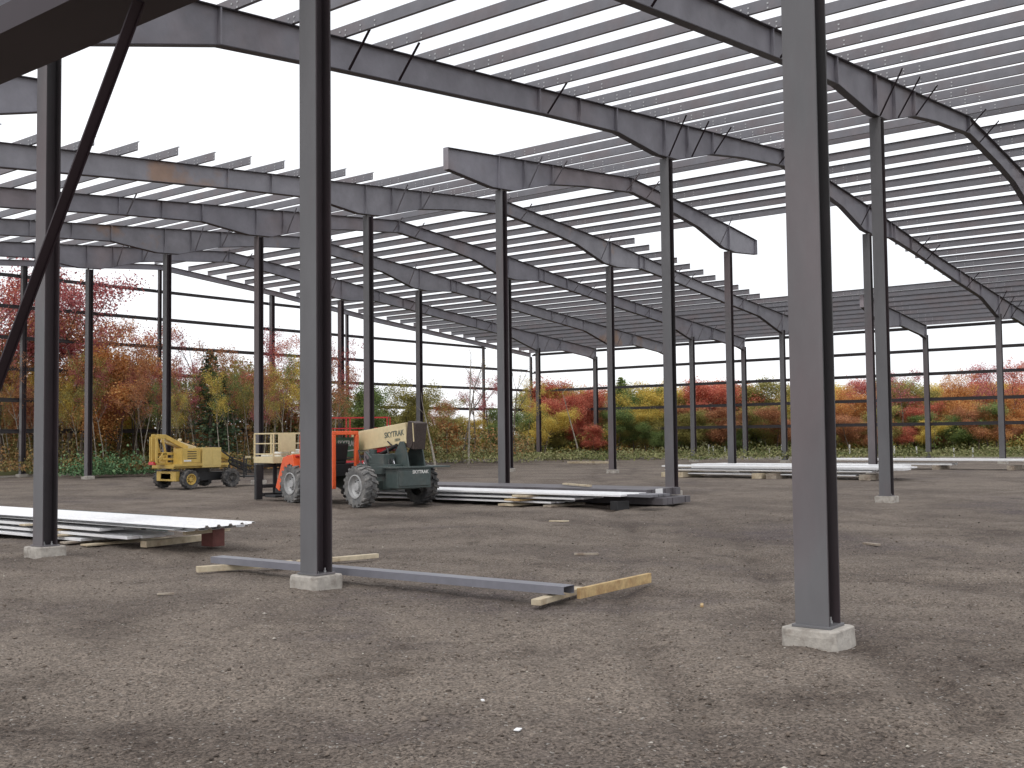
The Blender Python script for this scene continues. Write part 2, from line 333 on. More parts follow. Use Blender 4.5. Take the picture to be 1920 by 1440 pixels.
# rafters -------------------------------------------------------
PROF = [(-9.14, 9.75), (-7.9, 10.0), (-3.4, 10.4), (-1.2, 10.18), (0, 10.1), (.9, 10.3), (4.0, 11.13), (7.2, 11.46), (16.4, 12.32), (20.4, 12.62), (23.1, 12.36), (24.5, 12.44), (27.2, 13.18), (29.6, 13.53)]
PROF = PROF + [(XR, 13.95)] + [(2 * XR - x, z) for x, z in PROF[::-1]]
def pz(x):
    for (a, za), (b, zb) in zip(PROF, PROF[1:]):
        if a <= x <= b:
            z = za + (zb - za) * (x - a) / (b - a)
            return z - (.24 if x > 58 else (x - 44) * .017 if x > 44 else 0)
    return PROF[-1][1]
ST_X = [-3.4, 0, 4.0, 16.0, 18.2, 20.4, 23.6, 25.3, 27.3]
ST_X = ST_X + [XR, 43.75, 47.0, 47.6, 50.2, 59, 61, 63.4, 67.5, 70.9]
FB_X = [-5.3, 7.9, 9.7, 16.35, 23.8, 25.5, 27.3, 33.2, 35.0, 42.6, 50.9, 52.6, 60.2, 66.4, 68.3, 70.2, 75.6]
def rafter(i, x0, x1, m, fbs=(-1,), lbl=None):
    y = fy(i)
    xs = sorted(set([x0, x1] + [x for x, _ in PROF if x0 < x < x1] + [XR] * (x0 < XR < x1) + [44] * (x0 < 44 < x1) + [55] * (x0 < 55 < x1) + [58] * (x0 < 58 < x1)))
    T = [(x * S, zt(x) * S) for x in xs]; Bt = [(x * S, pz(x) * S) for x in xs]
    b = MB(); tf = .016; wf = .2
    n_ = len(xs)
    for k in range(n_ - 1):
        (xa, ta), (xb, tb) = T[k], T[k + 1]; (_, ba), (_, bb) = Bt[k], Bt[k + 1]
        b.hexa([(xa, -.005, ba + tf), (xb, -.005, bb + tf), (xb, .005, bb + tf), (xa, .005, ba + tf), (xa, -.005, ta - tf), (xb, -.005, tb - tf), (xb, .005, tb - tf), (xa, .005, ta - tf)])
        for lo0, lo1, hi0, hi1 in ((ba, bb, ba + tf, bb + tf), (ta - tf, tb - tf, ta, tb)):
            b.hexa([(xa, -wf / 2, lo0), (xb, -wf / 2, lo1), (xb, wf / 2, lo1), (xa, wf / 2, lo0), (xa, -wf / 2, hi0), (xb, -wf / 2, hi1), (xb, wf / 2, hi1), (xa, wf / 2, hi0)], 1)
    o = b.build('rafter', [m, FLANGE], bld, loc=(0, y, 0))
    if lbl: o['label'] = lbl
    for s in ST_X:
        if x0 <= s <= x1:
            b = MB(); th = .03 if abs(s - 20.4) < .1 or  s == XR or abs(s - 4) < .1 else .012
            za, zb = pz(s) * S + tf, zt(s) * S - tf
            b.box(s * S - th / 2, s * S + th / 2, -wf / 2 + .004, -.0052, za, zb); b.box(s * S - th / 2, s * S + th / 2, .0052, wf / 2 - .004, za, zb)
            b.build('stiffener_plate', m, o)
    for e in (x0, x1):   # end plates
        b = MB(); b.box(e * S - .012 if e == x0 else e * S + .001, e * S - .001 if e == x0 else e * S + .012, -wf / 2 - .002, wf / 2 + .002, pz(e) * S - .004, zt(e) * S + .004); b.build('end_plate', m, o)
    for s in FB_X:
        if x0 + .5 < s < x1 - .5:
            if i >= 2 and (7 < s < 10 or s == 23.8): continue
            if i == 2 and s > 45: continue
            if i == 3 and s == 16.35: continue
            for sd_ in fbs:
                if i == 2 and s not in [f for f in FB_X if x0 < f < x1]: continue
                b = MB(); b.bar((s * S, sd_ * .09, pz(s) * S + .03), (s * S, sd_ * .68, zt(s) * S + .05), .04, .005); b.bar((s * S + .025, sd_ * .09, pz(s) * S + .03), (s * S + .025, sd_ * .68, zt(s) * S + .05), .005, .04)
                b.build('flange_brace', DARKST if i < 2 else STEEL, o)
    return o
rafter(-1, -9.14, 76.64, STEEL)
rafter(0, -9.14, 76.64, STEEL)
rafter(1, -9.14, 76.64, STEEL, lbl='long rafter whose flat haunch crosses behind the second nearest column')
rafter(2, -9.14, 4.1, STEEL, lbl='short cantilevered rafter end left of the leftmost column')
rafter(2, 20.43, 47.1, STEEL, lbl='free standing middle rafter with both ends cut off in the air')
rafter(2, 63.4, 76.64, STEEL)
rafter(3, -9.14, 76.64, STEEL_RUST, lbl='rafter with an orange rust stain and purlin stubs poking past it')
for i in (4, 5, 6): rafter(i, -9.14, 76.64, STEEL_RUST if i == 5 else STEEL)
# end wall: light rafter, posts, girts ----------------------------------
b = MB(); y = fy(7); xs = [-9.14, XR, 44, 55, 76.64]
for xa, xb in zip(xs, xs[1:]):
    za, zb = zt(xa) * S, zt(xb) * S
    if xa == 44: pass
    for lo, hi, hw in ((-.30, -.285, .075), (-.285, -.015, .005), (-.015, 0, .075)):
        b.hexa([(xa * S, -hw, za + lo), (xb * S, -hw, zb + lo), (xb * S, hw, zb + lo), (xa * S, hw, za + lo), (xa * S, -hw, za + hi), (xb * S, -hw, zb + hi), (xb * S, hw, zb + hi), (xa * S, hw, za + hi)])
b.build('end_wall_rafter', STEEL, bld, loc=(0, y, 0))
POSTS = [7.9, 15.8, 23.9, 33.77, 43.75, 51.6, 60.4, 69.2, 76.64]
for x in POSTS:
    w_ = .24 if x in (23.9, 43.75) else .16
    make_column(x * S, y, zt(x) * S - .30, fl=w_, dp=w_, foot=x > 20)
GZs = [2.9, 4.87, 6.84, 8.81, 10.78, 12.75]
def zgirt(p, q, inw, m=GIRT):   # web horizontal, lips vertical
    p = Vector(p); q = Vector(q); d = (q - p).normalized(); nrm = Vector(inw); b = MB()
    o = nrm * .10
    b.bar(p, q, .195, .004); b.bar(p + o + Vector((0, 0, .05)), q + o + Vector((0, 0, .05)), .006, .11); b.bar(p - o - Vector((0, 0, .05)), q - o - Vector((0, 0, .05)), .006, .11)
    return b
prev = [7.9] + POSTS[1:]
for gz_ in GZs:
    for xa, xb in zip(POSTS, POSTS[1:]):
        if xa < 8 or gz_ > zt(xa) - .42 and gz_ > zt(xb) - .42: continue
        a, c_ = xa, xb
        if gz_ > zt(xb) - .42:
            while gz_ > zt(c_) - .42 and c_ > xa: c_ -= .05
        if gz_ > zt(xa) - .42:
            while gz_ > zt(a) - .42 and a < xb: a += .05
        r1, r2 = random.uniform(-.012, .012), random.uniform(-.012, .012)
        b = MB(); b = zgirt((a * S + .005, y + .22, gz_ * S + r1), (c_ * S - .005, y + .22, gz_ * S + r2), (0, 1, 0)); b.build('wall_girt', GIRT, bld)
XW = (76.64 * S) + .24
for gz_ in (2.85, 4.78, 6.78, 8.65, 10.45):
    for i in range(0, 7):
        r1, r2 = random.uniform(-.012, .012), random.uniform(-.012, .012)
        b = zgirt((XW, fy(i) + .005, gz_ * S + r1), (XW, fy(i + 1) - .005, gz_ * S + r2), (1, 0, 0)); b.build('wall_girt', GIRT, bld)
# wall diagonals hidden in the photo are left out; concrete curbs under the two far walls
b = MB(); b.box(XW - .20, XW + .02, fy(0) - 6, y + .2, -.3, .20); b.build('foundation_curb', CONC, bld, bevel=.01)
b = MB(); b.box(8, XW - .21, y + .14, y + .34, -.3, .07); b.build('foundation_curb', CONC, bld, bevel=.01)
# purlins --------------------------------------------------------------
PL = [7.82 + 1.68 * k for k in range(-10, 15)]       # left slope
PL = [x for x in PL if x < XR - .9] + [XR - .35]
PRt = [2 * XR - x for x in PL]
def purlin(x, ya, yb, flip):
    b = MB(); h = .262; xx = x * S; z = zt(x) * S; t = .0035; s = 1 if flip else -1
    b.box(xx - t / 2, xx + t / 2, ya, yb, z + .002, z + h)
    b.box(xx + (t / 2 if s > 0 else -.072), xx + (.066 if s > 0 else -t / 2), ya, yb, z + .002, z + .002 + t)
    b.box(xx - (.066 if s > 0 else -t / 2), xx - (t / 2 if s > 0 else -.072), ya, yb, z + h - t, z + h)
    for k in range(-1, 8):
        for o_ in (-.9, -.5, -.08, .08, .5, .9):
            yb_ = fy(k) + o_
            if ya < yb_ < yb and (k < 4):
                for zz in (.06, .155): b.box(xx - .012, xx + .012, yb_ - .017, yb_ + .017, z + zz - .016, z + zz + .016, 1)  # pale blocks stand in for sky light showing through the lap holes
    return b.build('purlin', [PURLIN, GALV_HOLE], bld)
for x in PL + PRt:
    flip = x > XR; xm = x if x < XR else 2 * XR - x
    if xm > 23.2:
        purlin(x, fy(-1) - .6, fy(7) + .1, flip)
    elif xm < 5.5:
        if x > XR: purlin(x, fy(-1) - .6, fy(7) + .1, flip)
        else: purlin(x, fy(-1) - .6, fy(1) + .95, flip); purlin(x, fy(3) - .95, fy(7) + .1, flip)
    else:
        purlin(x, fy(-1) - .6, fy(1) + .95, flip); purlin(x, fy(3) - .95 + random.uniform(-.03, .03), fy(7) + .1, flip)
# header and kicker of the opening the picture is taken through ------------
hx = -9.26 * S; hz = 3.5 * S
b = MB(); b.box(hx - .095, hx + .095, -14, 1, hz, hz + .006); b.box(hx + .09, hx + .095, -14, 1, hz + .006, hz + .07); b.box(hx - .095, hx - .09, -14, 1, hz + .006, hz + .07)
b.build('door_header', DARKST, bld, loc=(0, 0, 0))
p1 = Vector((hx, -7.590, 2.705)); p0 = Vector((hx, -6.969, 1.884))
b = MB(); dirn = (p0 - p1).normalized(); p0 = p1 + dirn * 2.2
b.bar(p1, p0, .034, .004, u=(1, 0, 0)); b.bar(p1 + Vector((-.012, -.008, -.008)), p0 + Vector((-.012, -.008, -.008)), .005, .028, u=(1, 0, 0))
b.build('diagonal_brace', DARKST, bld)

# ---------------------------------------------------------------- stacked material
BUND = mat('dark_primed_bundle', (.115, .105, .115), .5, 0, .15, 2, (.09, .08, .085), coord='World')
def slab(name, poly, z0, z1, m, label, cat, group=None, bevel=0):   # flat member with a 4 corner outline
    b = MB(); b.hexa([(x, y, z0) for x, y in poly] + [(x, y, z1) for x, y in poly]); o = b.build(name, m, bevel=bevel); lab(o, label, cat, group); return o
def ribbed(name, x0, x1, y0, y1, z, m, label, group, skew=0, h=.03, n=5):
    """thin ribbed sheet panel lying along y"""
    b = MB(); w_ = (x1 - x0) / n; pts = []
    for k in range(n):
        a = x0 + k * w_; pts += [(a, 0), (a + w_ * .62, 0), (a + w_ * .70, h), (a + w_ * .88, h)]
    pts.append((x1, 0)); vs = []
    for yy, sh in ((y0, 0), (y1, skew)):
        for dz in (0, .004): vs += [(x + sh, yy, z + q + dz) for x, q in pts]
    N = len(pts); fs = []
    for k in range(N - 1):
        fs += [(k, k + 1, 2 * N + k + 1, 2 * N + k), (N + k, 3 * N + k, 3 * N + k + 1, N + k + 1), (k, N + k, N + k + 1, k + 1), (2 * N + k, 2 * N + k + 1, 3 * N + k + 1, 3 * N + k)]
    fs += [(0, 2 * N, 3 * N, N), (N - 1, 2 * N - 1, 4 * N - 1, 3 * N - 1)]
    b.add(vs, fs); o = b.build(name, m); lab(o, label, 'wall panel' if 'panel' in name else 'sheet', group); return o
def timber(p, q, w_, h_, m, label, group=None):
    b = MB(); p = Vector(p); q = Vector(q); b.bar(p, q, w_, h_); o = b.build('timber', m, bevel=.004); lab(o, label, 'timber', group); return o
def zsec(name, x0, x1, y0, y1, z, n, m, label, group, h=.07, sk=0):
    """a strapped bundle of nested steel sections"""
    b = MB(); w_ = (x1 - x0) / n
    for k in range(n):
        a = x0 + k * w_; e = random.uniform(-.08, .08); f = random.uniform(-.08, .08)
        pr = [(a + .008, z), (a + w_ - .008, z), (a + w_ - .008, z + h), (a + .008, z + h)]
        b.hexa([(pr[0][0] + sk, y0 + e, z), (pr[1][0] + sk, y0 + e, z), (pr[1][0], y1 + f, z), (pr[0][0], y1 + f, z), (pr[0][0] + sk, y0 + e, z + h), (pr[1][0] + sk, y0 + e, z + h), (pr[1][0], y1 + f, z + h), (pr[0][0], y1 + f, z + h)])
    o = b.build(name, m, bevel=.004); lab(o, label, 'steel bundle', group); return o
# near left stack: white sheets on timbers
g1 = 'white sheets stacked beside the leftmost column'
for k, (x0, x1, y0, y1, sk) in enumerate([(1.35, 2.50, 4.45, 13.4, .05), (1.30, 2.45, 4.7, 13.2, .0), (1.42, 2.62, 4.9, 13.3, .0), (1.32, 2.40, 4.15, 13.5, -.1)]):
    ribbed('wall_panel', x0, x1, y0, y1, .330 + .016 * k + (.0 if k < 3 else .016), WHITE, ['lowest white sheet of the fanned stack by the leftmost column', 'second white sheet from below in the fanned stack by the leftmost column', 'third white sheet from below in the fanned stack, set back from the tip', 'topmost white sheet of the fanned stack reaching farthest toward the camera'][k], g1, sk)
for k, (x0, x1, y0, y1, z0) in enumerate([(1.28, 2.2, 6.7, 13, .235), (1.30, 2.25, 6.0, 13, .14), (1.25, 2.2, 7.2, 13, .05)]):
    o = zsec('steel_bundle', x0, x1, y0, y1, z0, 4, [WHITE, WHITE, WHITE][k], ['upper white bundle under the fanned sheets', 'middle white bundle whose end shows past the plywood', 'lowest white bundle lying close to the gravel by the leftmost column'][k], g1, h=.045)
for k, (x, yy, z, L_, m_) in enumerate([(1.1, 8.9, .262, 1.6, WEDGE), (1.12, 8.2, .20, 1.5, TIMBER), (1.05, 7.9, .125, 1.6, WEDGE), (1.08, 7.5, .03, 1.7, TGREY), (1.1, 6.9, .02, 1.5, WEDGE)]):
    timber((x, yy, z), (x + L_, yy - .12, z), .24, .028, m_, ['cream plywood strip topmost under the white sheets', 'yellow plywood strip second from the top under the white sheets', 'cream plywood strip midway under the white sheets', 'grey board lying on the gravel under the white sheets', 'cream board on the gravel nearest the bundle ends'][k], 'plywood strips under the white sheets')
timber((1.55, 5.9, .05), (2.9, 6.1, .05), .14, .10, WEDGE, 'short pale block end under the white sheets near the red steel end', 'blocks under the white sheets')
timber((1.7, 5.0, .27), (2.6, 5.1, .27), .09, .09, WEDGE, 'pale timber wedged between red steel end and white sheets', 'blocks under the white sheets')
b = MB(); 
for z0, z1 in ((0, .02), (.265, .285)): b.box(2.22, 2.45, 5.0, 5.3, z0, z1)
b.box(2.22, 2.235, 5.0, 5.3, .02, .265); b.box(2.435, 2.45, 5.0, 5.3, .02, .265); b.box(2.235, 2.435, 5.0, 5.015, .02, .265)
lab(b.build('red_steel_box', REDST, bevel=.003), 'short red oxide steel box holding up the near end of the white sheets', 'steel section')
b = MB(); b.box(2.7, 3.15, 7.6, 11.5, .02, .32); b.box(2.62, 3.22, 7.6, 11.5, .32, .335); lab(b.build('steel_beam', DGREEN), 'dark grey steel beam lying behind the white sheets on the left', 'steel beam')
# foreground section on timbers
b = MB(); A0 = Vector((.42, 2.45, .09)); A1 = Vector((.66, -3.12, .09)); d_ = (A1 - A0).normalized(); s_ = Vector((-d_.y, d_.x, 0))
def strip(off0, off1, z0, z1):
    b.hexa([A0 + s_ * off0 + Vector((0, 0, z0)), A0 + s_ * off1 + Vector((0, 0, z0)), A1 + s_ * off1 + Vector((0, 0, z0)), A1 + s_ * off0 + Vector((0, 0, z0)),
            A0 + s_ * off0 + Vector((0, 0, z1)), A0 + s_ * off1 + Vector((0, 0, z1)), A1 + s_ * off1 + Vector((0, 0, z1)), A1 + s_ * off0 + Vector((0, 0, z1))])
strip(-.10, -.096, 0, .075); strip(.096, .10, 0, .075); strip(-.10, .10, .075, .079); strip(-.10, -.06, -.004, 0); strip(.06, .10, -.004, 0)
lab(b.build('eave_channel', mat('light_primed_channel', (.20, .20, .23), .35, .1, .1, 2)), 'long grey steel channel lying on timbers behind the second nearest column', 'steel channel')
timber((.0, 2.30, .045), (1.15, 1.80, .045), .09, .075, WEDGE, 'pale timber under the far left end of the grey channel', 'timbers under the long grey channel')
timber((1.25, 1.80, .045), (2.45, 1.50, .045), .09, .06, WEDGE, 'pale timber lying beyond the channel, just right of the second nearest column', 'timbers under the long grey channel')
timber((.28, -2.98, .035), (1.3, -2.80, .035), .11, .06, WEDGE, 'short pale block under the right end of the grey channel', 'timbers under the long grey channel')
timber((.80, -3.14, .075), (2.30, -3.08, .075), .045, .11, TIMBER, 'yellow timber sticking out past the right end of the grey channel', 'timbers under the long grey channel')
# middle stack by the telehandler
g2 = 'steel sections stacked in the middle of the pad'
for k, (x0, x1, y0, y1, z, m_) in enumerate([(12.7, 13.9, 4.05, 13.5, .30, WHITE), (12.75, 13.9, 5.35, 13.5, .19, WHITE), (12.8, 13.9, 6.1, 13.5, .08, WHITE)]):
    zsec('steel_bundle', x0, x1, y0, y1, z, 5, m_, ['topmost white steel bundle in front of the middle stack', 'middle white steel bundle in front of the middle stack', 'lowest white steel bundle in front of the middle stack, longest hidden'][k], g2, h=.045)
zsec('steel_bundle', 14.0, 15.6, 4.2, 13.0, .22, 7, BUND, 'wide dark grey bundle behind the white ones with a timber on top', g2, h=.18)
zsec('steel_bundle', 14.3, 15.7, 3.95, 12.5, .03, 6, BUND, 'low dark grey bundle on the ground reaching the footing on the right', g2, h=.16)
zsec('steel_bundle', 12.72, 13.5, 3.3, 3.9, .30, 4, PURLIN, 'short grey bundle end right of the topmost white bundle', g2, h=.06)
for k, (x, yy, z, L_, m_) in enumerate([(12.55, 6.9, .255, 1.5, WEDGE), (12.5, 7.1, .155, 1.5, TIMBER), (12.5, 7.3, .03, 1.5, WEDGE), (12.62, 4.2, .10, .35, BLACK), (12.6, 6.1, .03, 1.3, TGREY)]):
    timber((x, yy, z), (x + L_, yy - .1, z), .5 if k < 3 else .25, [.05, .04, .05, .20, .05][k], m_, ['cream timber topmost in the spacers of the middle stack', 'yellow timber second in the spacers of the middle stack', 'cream timber on the gravel under the middle stack', 'black block under the right end of the middle stack', 'grey board on the gravel right of the middle stack spacers'][k], 'spacers of the middle stack')
timber((14.35, 6.05, .445), (15.05, 7.35, .445), .12, .045, WEDGE, 'pale yellow timber lying alone on top of the dark bundle', None)
b = MB(); b.bar((14.15, 4.0, .34), (14.45, 4.0, .34), .02, .16); lab(b.build('steel_strap', WHITE), 'small bright steel end plate at the right end of the dark bundle', 'steel plate')
# right hand stacks
g3 = 'white sheets stacked on the right of the pad'
for k, (x0, x1, y0, y1, z) in enumerate([(30.3, 31.6, 3.6, 13.5, .42), (30.4, 31.6, 4.9, 13.4, .28), (30.5, 31.6, 5.4, 13.6, .13)]):
    zsec('sheet_bundle', x0, x1, y0, y1, z, 4, WHITE, ['top white bundle of the long stack seen behind the nearest column', 'middle white bundle of the long stack seen behind the nearest column', 'lowest white bundle of the long stack seen behind the nearest column'][k], g3, h=.05)
zsec('sheet_bundle', 31.8, 32.9, 4.2, 12.9, .30, 3, WHITE, 'white bundle at the back of the long stack behind the nearest column', g3, h=.2)
for k, yy in enumerate((13.2, 12.6, 9.2, 8.6, 5.0)):
    timber((30.1, yy, .1), (31.9, yy, .1), .4, .2, [WEDGE, WEDGE, WEDGE, TGREY, TGREY][k], 'timber spacer %s under the long white stack' % ['at the far left end', 'second from the left', 'midway', 'just right of the middle', 'at the right end'][k], 'spacers of the long white stack')
g4 = 'white sheets stacked farther right'
for k, (x0, x1, y0, y1, z) in enumerate([(42.5, 43.8, 2.2, 13.0, .40), (42.6, 43.8, 5.8, 13.0, .2)]):
    zsec('sheet_bundle', x0, x1, y0, y1, z, 4, WHITE, ['top white bundle of the farther stack running to the right edge', 'lower white bundle of the farther stack near the right edge'][k], g4, h=.08)
zsec('sheet_bundle', 36.5, 37.6, 7.4, 14.6, .28, 3, WHITE, 'pale bundle lying between the two long white stacks', g3, h=.1)
for k, yy in enumerate((3.2, 6.4, 9.6)):
    timber((42.4, yy, .1), (44.0, yy, .1), .3, .2, TGREY, 'timber spacer %s the farther white stack' % ['at the right end of', 'in the middle of', 'at the left end of'][k], 'spacers of the farther white stack')
timber((46.2, 29.6, .10), (46.9, 26.6, .10), .3, .12, WEDGE, 'pale plank lying far back near the end wall corner')
timber((45.2, 27.8, .05), (45.6, 26.9, .05), .3, .08, TGREY, 'short grey board beside the far pale plank')
for k, (x_, y_, L_, w_, h_, az, m_, lb) in enumerate([(-3.53, -5.76, .05, .035, .008, .3, WHITE, 'tiny white scrap lying on the gravel at the bottom of the photo'), (-3.04, -5.08, .03, .02, .01, 1, WHITE, 'tiny white chip on the gravel above the bottom scrap'), (1.3, -4.3, .16, .03, .02, .5, TIMBER, 'short wood offcut between the channel and the nearest column'),
        (4.6, -.6, .35, .06, .03, 2.2, TGREY, 'grey wood offcut on open gravel right of the long channel'), (7.8, -3.6, .3, .08, .03, 1.1, TGREY, 'grey wood offcut on the gravel right of the nearest column'), (-1.4, .9, .18, .04, .02, 2.6, TGREY, 'grey wood chip left of the second nearest column'), (9.4, 3.4, .4, .07, .035, 2.0, WEDGE, 'pale wood offcut on the gravel in front of the middle stack')]):
    b = MB(); d_ = Vector((math.cos(az), math.sin(az), 0)) * L_ / 2; c_ = Vector((x_, y_, float(gz(x_, y_)) + h_ / 2 + .004)); b.bar(c_ - d_, c_ + d_, w_, h_); lab(b.build('scrap', m_, bevel=.002), lb, 'scrap')
# ---------------------------------------------------------------- machines
def text(s, size, m, parent, M4, name='lettering', ext=.002):
    cu = bpy.data.curves.new('t', 'FONT'); cu.body = s; cu.size = size; cu.extrude = ext; cu.align_x = 'CENTER'; cu.align_y = 'CENTER'; cu.offset = .004 * size / .2
    to = bpy.data.objects.new('t', cu); COL.objects.link(to)
    bpy.context.view_layer.update(); me = bpy.data.meshes.new_from_object(to.evaluated_get(bpy.context.evaluated_depsgraph_get())); me.transform(M4); bpy.data.objects.remove(to)
    me.materials.clear(); me.materials.append(m)
    o = bpy.data.objects.new(name, me); COL.objects.link(o); o.parent = parent; return o
def frame4(org, xd, yd):
    xd = Vector(xd).normalized(); yd = Vector(yd); zd = xd.cross(yd).normalized(); yd = zd.cross(xd)
    M4 = Matrix((xd, yd, zd)).transposed().to_4x4(); M4.translation = Vector(org); return M4
def wheel(parent, c, r, wd, side, tm, rm, lugs=18, lbl=None):
    """axle along local y; side = +1 outer face at +y"""
    w2 = wd / 2; b = MB(); rr = r * .93
    b.lathe([(r * .56, -w2 * .85), (r * .70, -w2), (r * .88, -w2), (rr, -w2 * .8), (rr, w2 * .8), (r * .88, w2), (r * .70, w2), (r * .56, w2 * .85)], c, n=40)
    for k in range(lugs):
        for sd_ in (-1, 1):
            t = 2 * math.pi * (k + (.5 if sd_ > 0 else 0)) / lugs; t2 = t + .16
            def P(ang_, rad_, yy): return Vector(c) + Vector((math.cos(ang_) * rad_, yy, math.sin(ang_) * rad_))
            dw = .07 * 18 / lugs
            lo = [P(t - dw, rr * .97, 0), P(t + dw, rr * .97, 0), P(t2 + dw, rr * .93, sd_ * w2 * 1.02), P(t2 - dw, rr * .93, sd_ * w2 * 1.02)]
            hi = [P(t - dw, r, 0), P(t + dw, r, 0), P(t2 + dw, r * .985, sd_ * w2 * 1.02), P(t2 - dw, r * .985, sd_ * w2 * 1.02)]
            b.hexa(lo + hi)
    o = b.build('wheel', tm, parent, smooth=True)
    if lbl: o['label'] = lbl
    b = MB(); s = side
    b.lathe([(r * .57, s * w2 * .80), (r * .57, s * w2 * .98), (r * .52, s * w2 * 1.0), (r * .50, s * w2 * .55), (r * .40, s * w2 * .35), (r * .22, s * w2 * .4), (r * .20, s * w2 * .75), (.001, s * w2 * .78)], c, n=32)
    b.build('rim', rm, o, smooth=True)
    b = MB()
    for k in range(8):
        t = 2 * math.pi * k / 8; q = Vector(c) + Vector((math.cos(t) * r * .3, s * w2 * .36, math.sin(t) * r * .3)); b.tube(q, q + Vector((0, s * .03, 0)), .014, n=6)
    b.build('wheel_nuts', BLACK, o)
    return o
# telehandler: local x forward, y left
th_ = empty('telehandler', (11.25, 9.97, 0), R(80)); lab(th_, 'orange and cream telehandler with dark green chassis parked behind the second nearest column', 'telehandler')
def T(fn, name, m, bevel=.01, parent=th_, smooth=False, lbl=None):
    b = MB(); fn(b); o = b.build(name, m, parent, bevel=bevel, smooth=smooth)
    if lbl: o['label'] = lbl
    return o
for x_, s_l in ((0, 1), (0, -1), (3.15, 1), (3.15, -1)):
    wheel(th_, (x_, s_l * .93, .52), .52, .36, s_l, TYRE_DUST if s_l > 0 else TYRE, RIM, lbl={(0, 1): 'near rear wheel, dusted grey, treads facing the camera', (0, -1): 'far rear wheel with dark tyre', (3.15, 1): 'front wheel with pale dusty rim beside the column', (3.15, -1): None}[(x_, s_l)])
T(lambda b: (b.box(-.5, 3.7, -.36, .36, .42, .80), b.box(-.12, .12, -.75, .75, .40, .64), b.box(3.03, 3.27, -.75, .75, .40, .64)), 'chassis', DGREEN)
T(lambda b: (b.box(-.98, -.48, -.50, .52, .47, .96), b.box(-1.0, -.96, -.46, .48, .52, .90)), 'engine_box', DGREEN, .02)
T(lambda b: b.box(-1.02, -.20, -1.08, .60, .962, 1.0), 'rear_deck', DGREEN, .006)
for yy in (-.50, -.04):
    T(lambda b: b.prism([(-.75, .98), (.25, .98), (-.05, 1.35), (-.30, 1.72), (-.52, 1.72), (-.66, 1.35)] if yy < -.3 else [(-.70, .98), (.1, .98), (-.15, 1.38), (-.32, 1.62), (-.48, 1.62), (-.60, 1.38)], yy - .02, yy + .02), 'boom_support', DGREEN, .006)
T(lambda b: (b.box(.1, 1.15, -.98, -.05, .82, 1.18), b.box(.2, 1.05, -.95, -.10, 1.18, 1.30)), 'engine_hood', DGREEN, .04)
T(lambda b: (b.box(-.45, .95, .0, .42, .80, 1.05), b.box(-.2, .35, .05, .38, 1.05, 1.30), b.tube((.5, .22, 1.05), (.5, .22, 1.42), .10, n=16), b.tube((.15, .3, 1.0), (.62, .35, 1.36), .03)), 'hydraulic_tank', DGREEN, .03)
T(lambda b: [b.tube((x0, y0, z0), (x1, y1, z1), .018, n=8) for x0, y0, z0, x1, y1, z1 in ((-.4, .2, 1.0, .1, .1, 1.5), (-.3, .28, .95, -.05, .15, 1.45), (.3, .44, .8, .5, .45, 1.25), (-.1, .1, 1.3, .8, .1, 1.15), (-.45, -.1, 1.2, .2, -.02, 1.62), (.9, .3, 1.0, 1.2, .2, 1.4))], 'hydraulic_hoses', BLACK, 0, smooth=True)
T(lambda b: [b.tube(a, c_, .02, n=8) for a, c_ in (((-.30, .12, 1.05), (-.12, .05, 1.22)), ((.62, .36, .95), (.68, .38, 1.1)))], 'bright_pipes', CHROME, 0, smooth=True)
# boom
BA, BBp = Vector((-.50, -.27, 1.83)), Vector((1.95, -.27, 1.60))
boom = T(lambda b: b.bar(BA, BBp, .38, .52), 'boom', CREAM, .015)
bd = (BBp - BA).normalized()
T(lambda b: (b.bar(BA - bd * .02 + Vector((0, 0, -.03)), BA - bd * .36 + Vector((0, 0, -.12)), .36, .66), b.tube(BA - bd * .16 + Vector((0, -.2, -.28)), BA - bd * .16 + Vector((0, .2, -.28)), .12, n=16)), 'boom_end_block', mat('rust_brown_machinery', (.05, .035, .03), .7, 0, .5, 9), .01, boom)
T(lambda b: b.bar(BA - bd * .30 + Vector((0, .19, .22)), BA - bd * .34 + Vector((0, .19, -.25)), .012, .03), 'edge_guard', CREAM, 0, boom)
T(lambda b: b.bar(BBp, BBp + bd * 2.45, .27, .30), 'inner_boom', BLACK, .01, boom)
T(lambda b: (b.bar(BBp + bd * 2.3, BBp + bd * 2.95 + Vector((0, 0, -.75)), .25, .26)), 'boom_head', BLACK, .01, boom)
T(lambda b: b.bar(BA + bd * .75 + Vector((0, 0, -.30)), BA + bd * 1.55 + Vector((0, 0, -.30)), .26, .14), 'red_underplate', RED, .01, boom)
T(lambda b: b.tube(BA + bd * .35 + Vector((0, .22, -.28)), BA + bd * 1.9 + Vector((0, .05, -.55)), .05, n=12), 'lift_ram', BLACK, 0, boom, True)
text('SKYTRAK', .20, LETD, boom, frame4(BA + bd * .50 + Vector((0, .194, .02)), -bd, (0, 0, 1)))
text('10054', .10, LETD, boom, frame4(BA + bd * .36 + Vector((0, .194, -.14)), -bd, (0, 0, 1)))
text('SKYTRAK', .115, LETW, th_, frame4((-1.003, -.16, .865), (0, -1, 0), (0, 0, 1)))
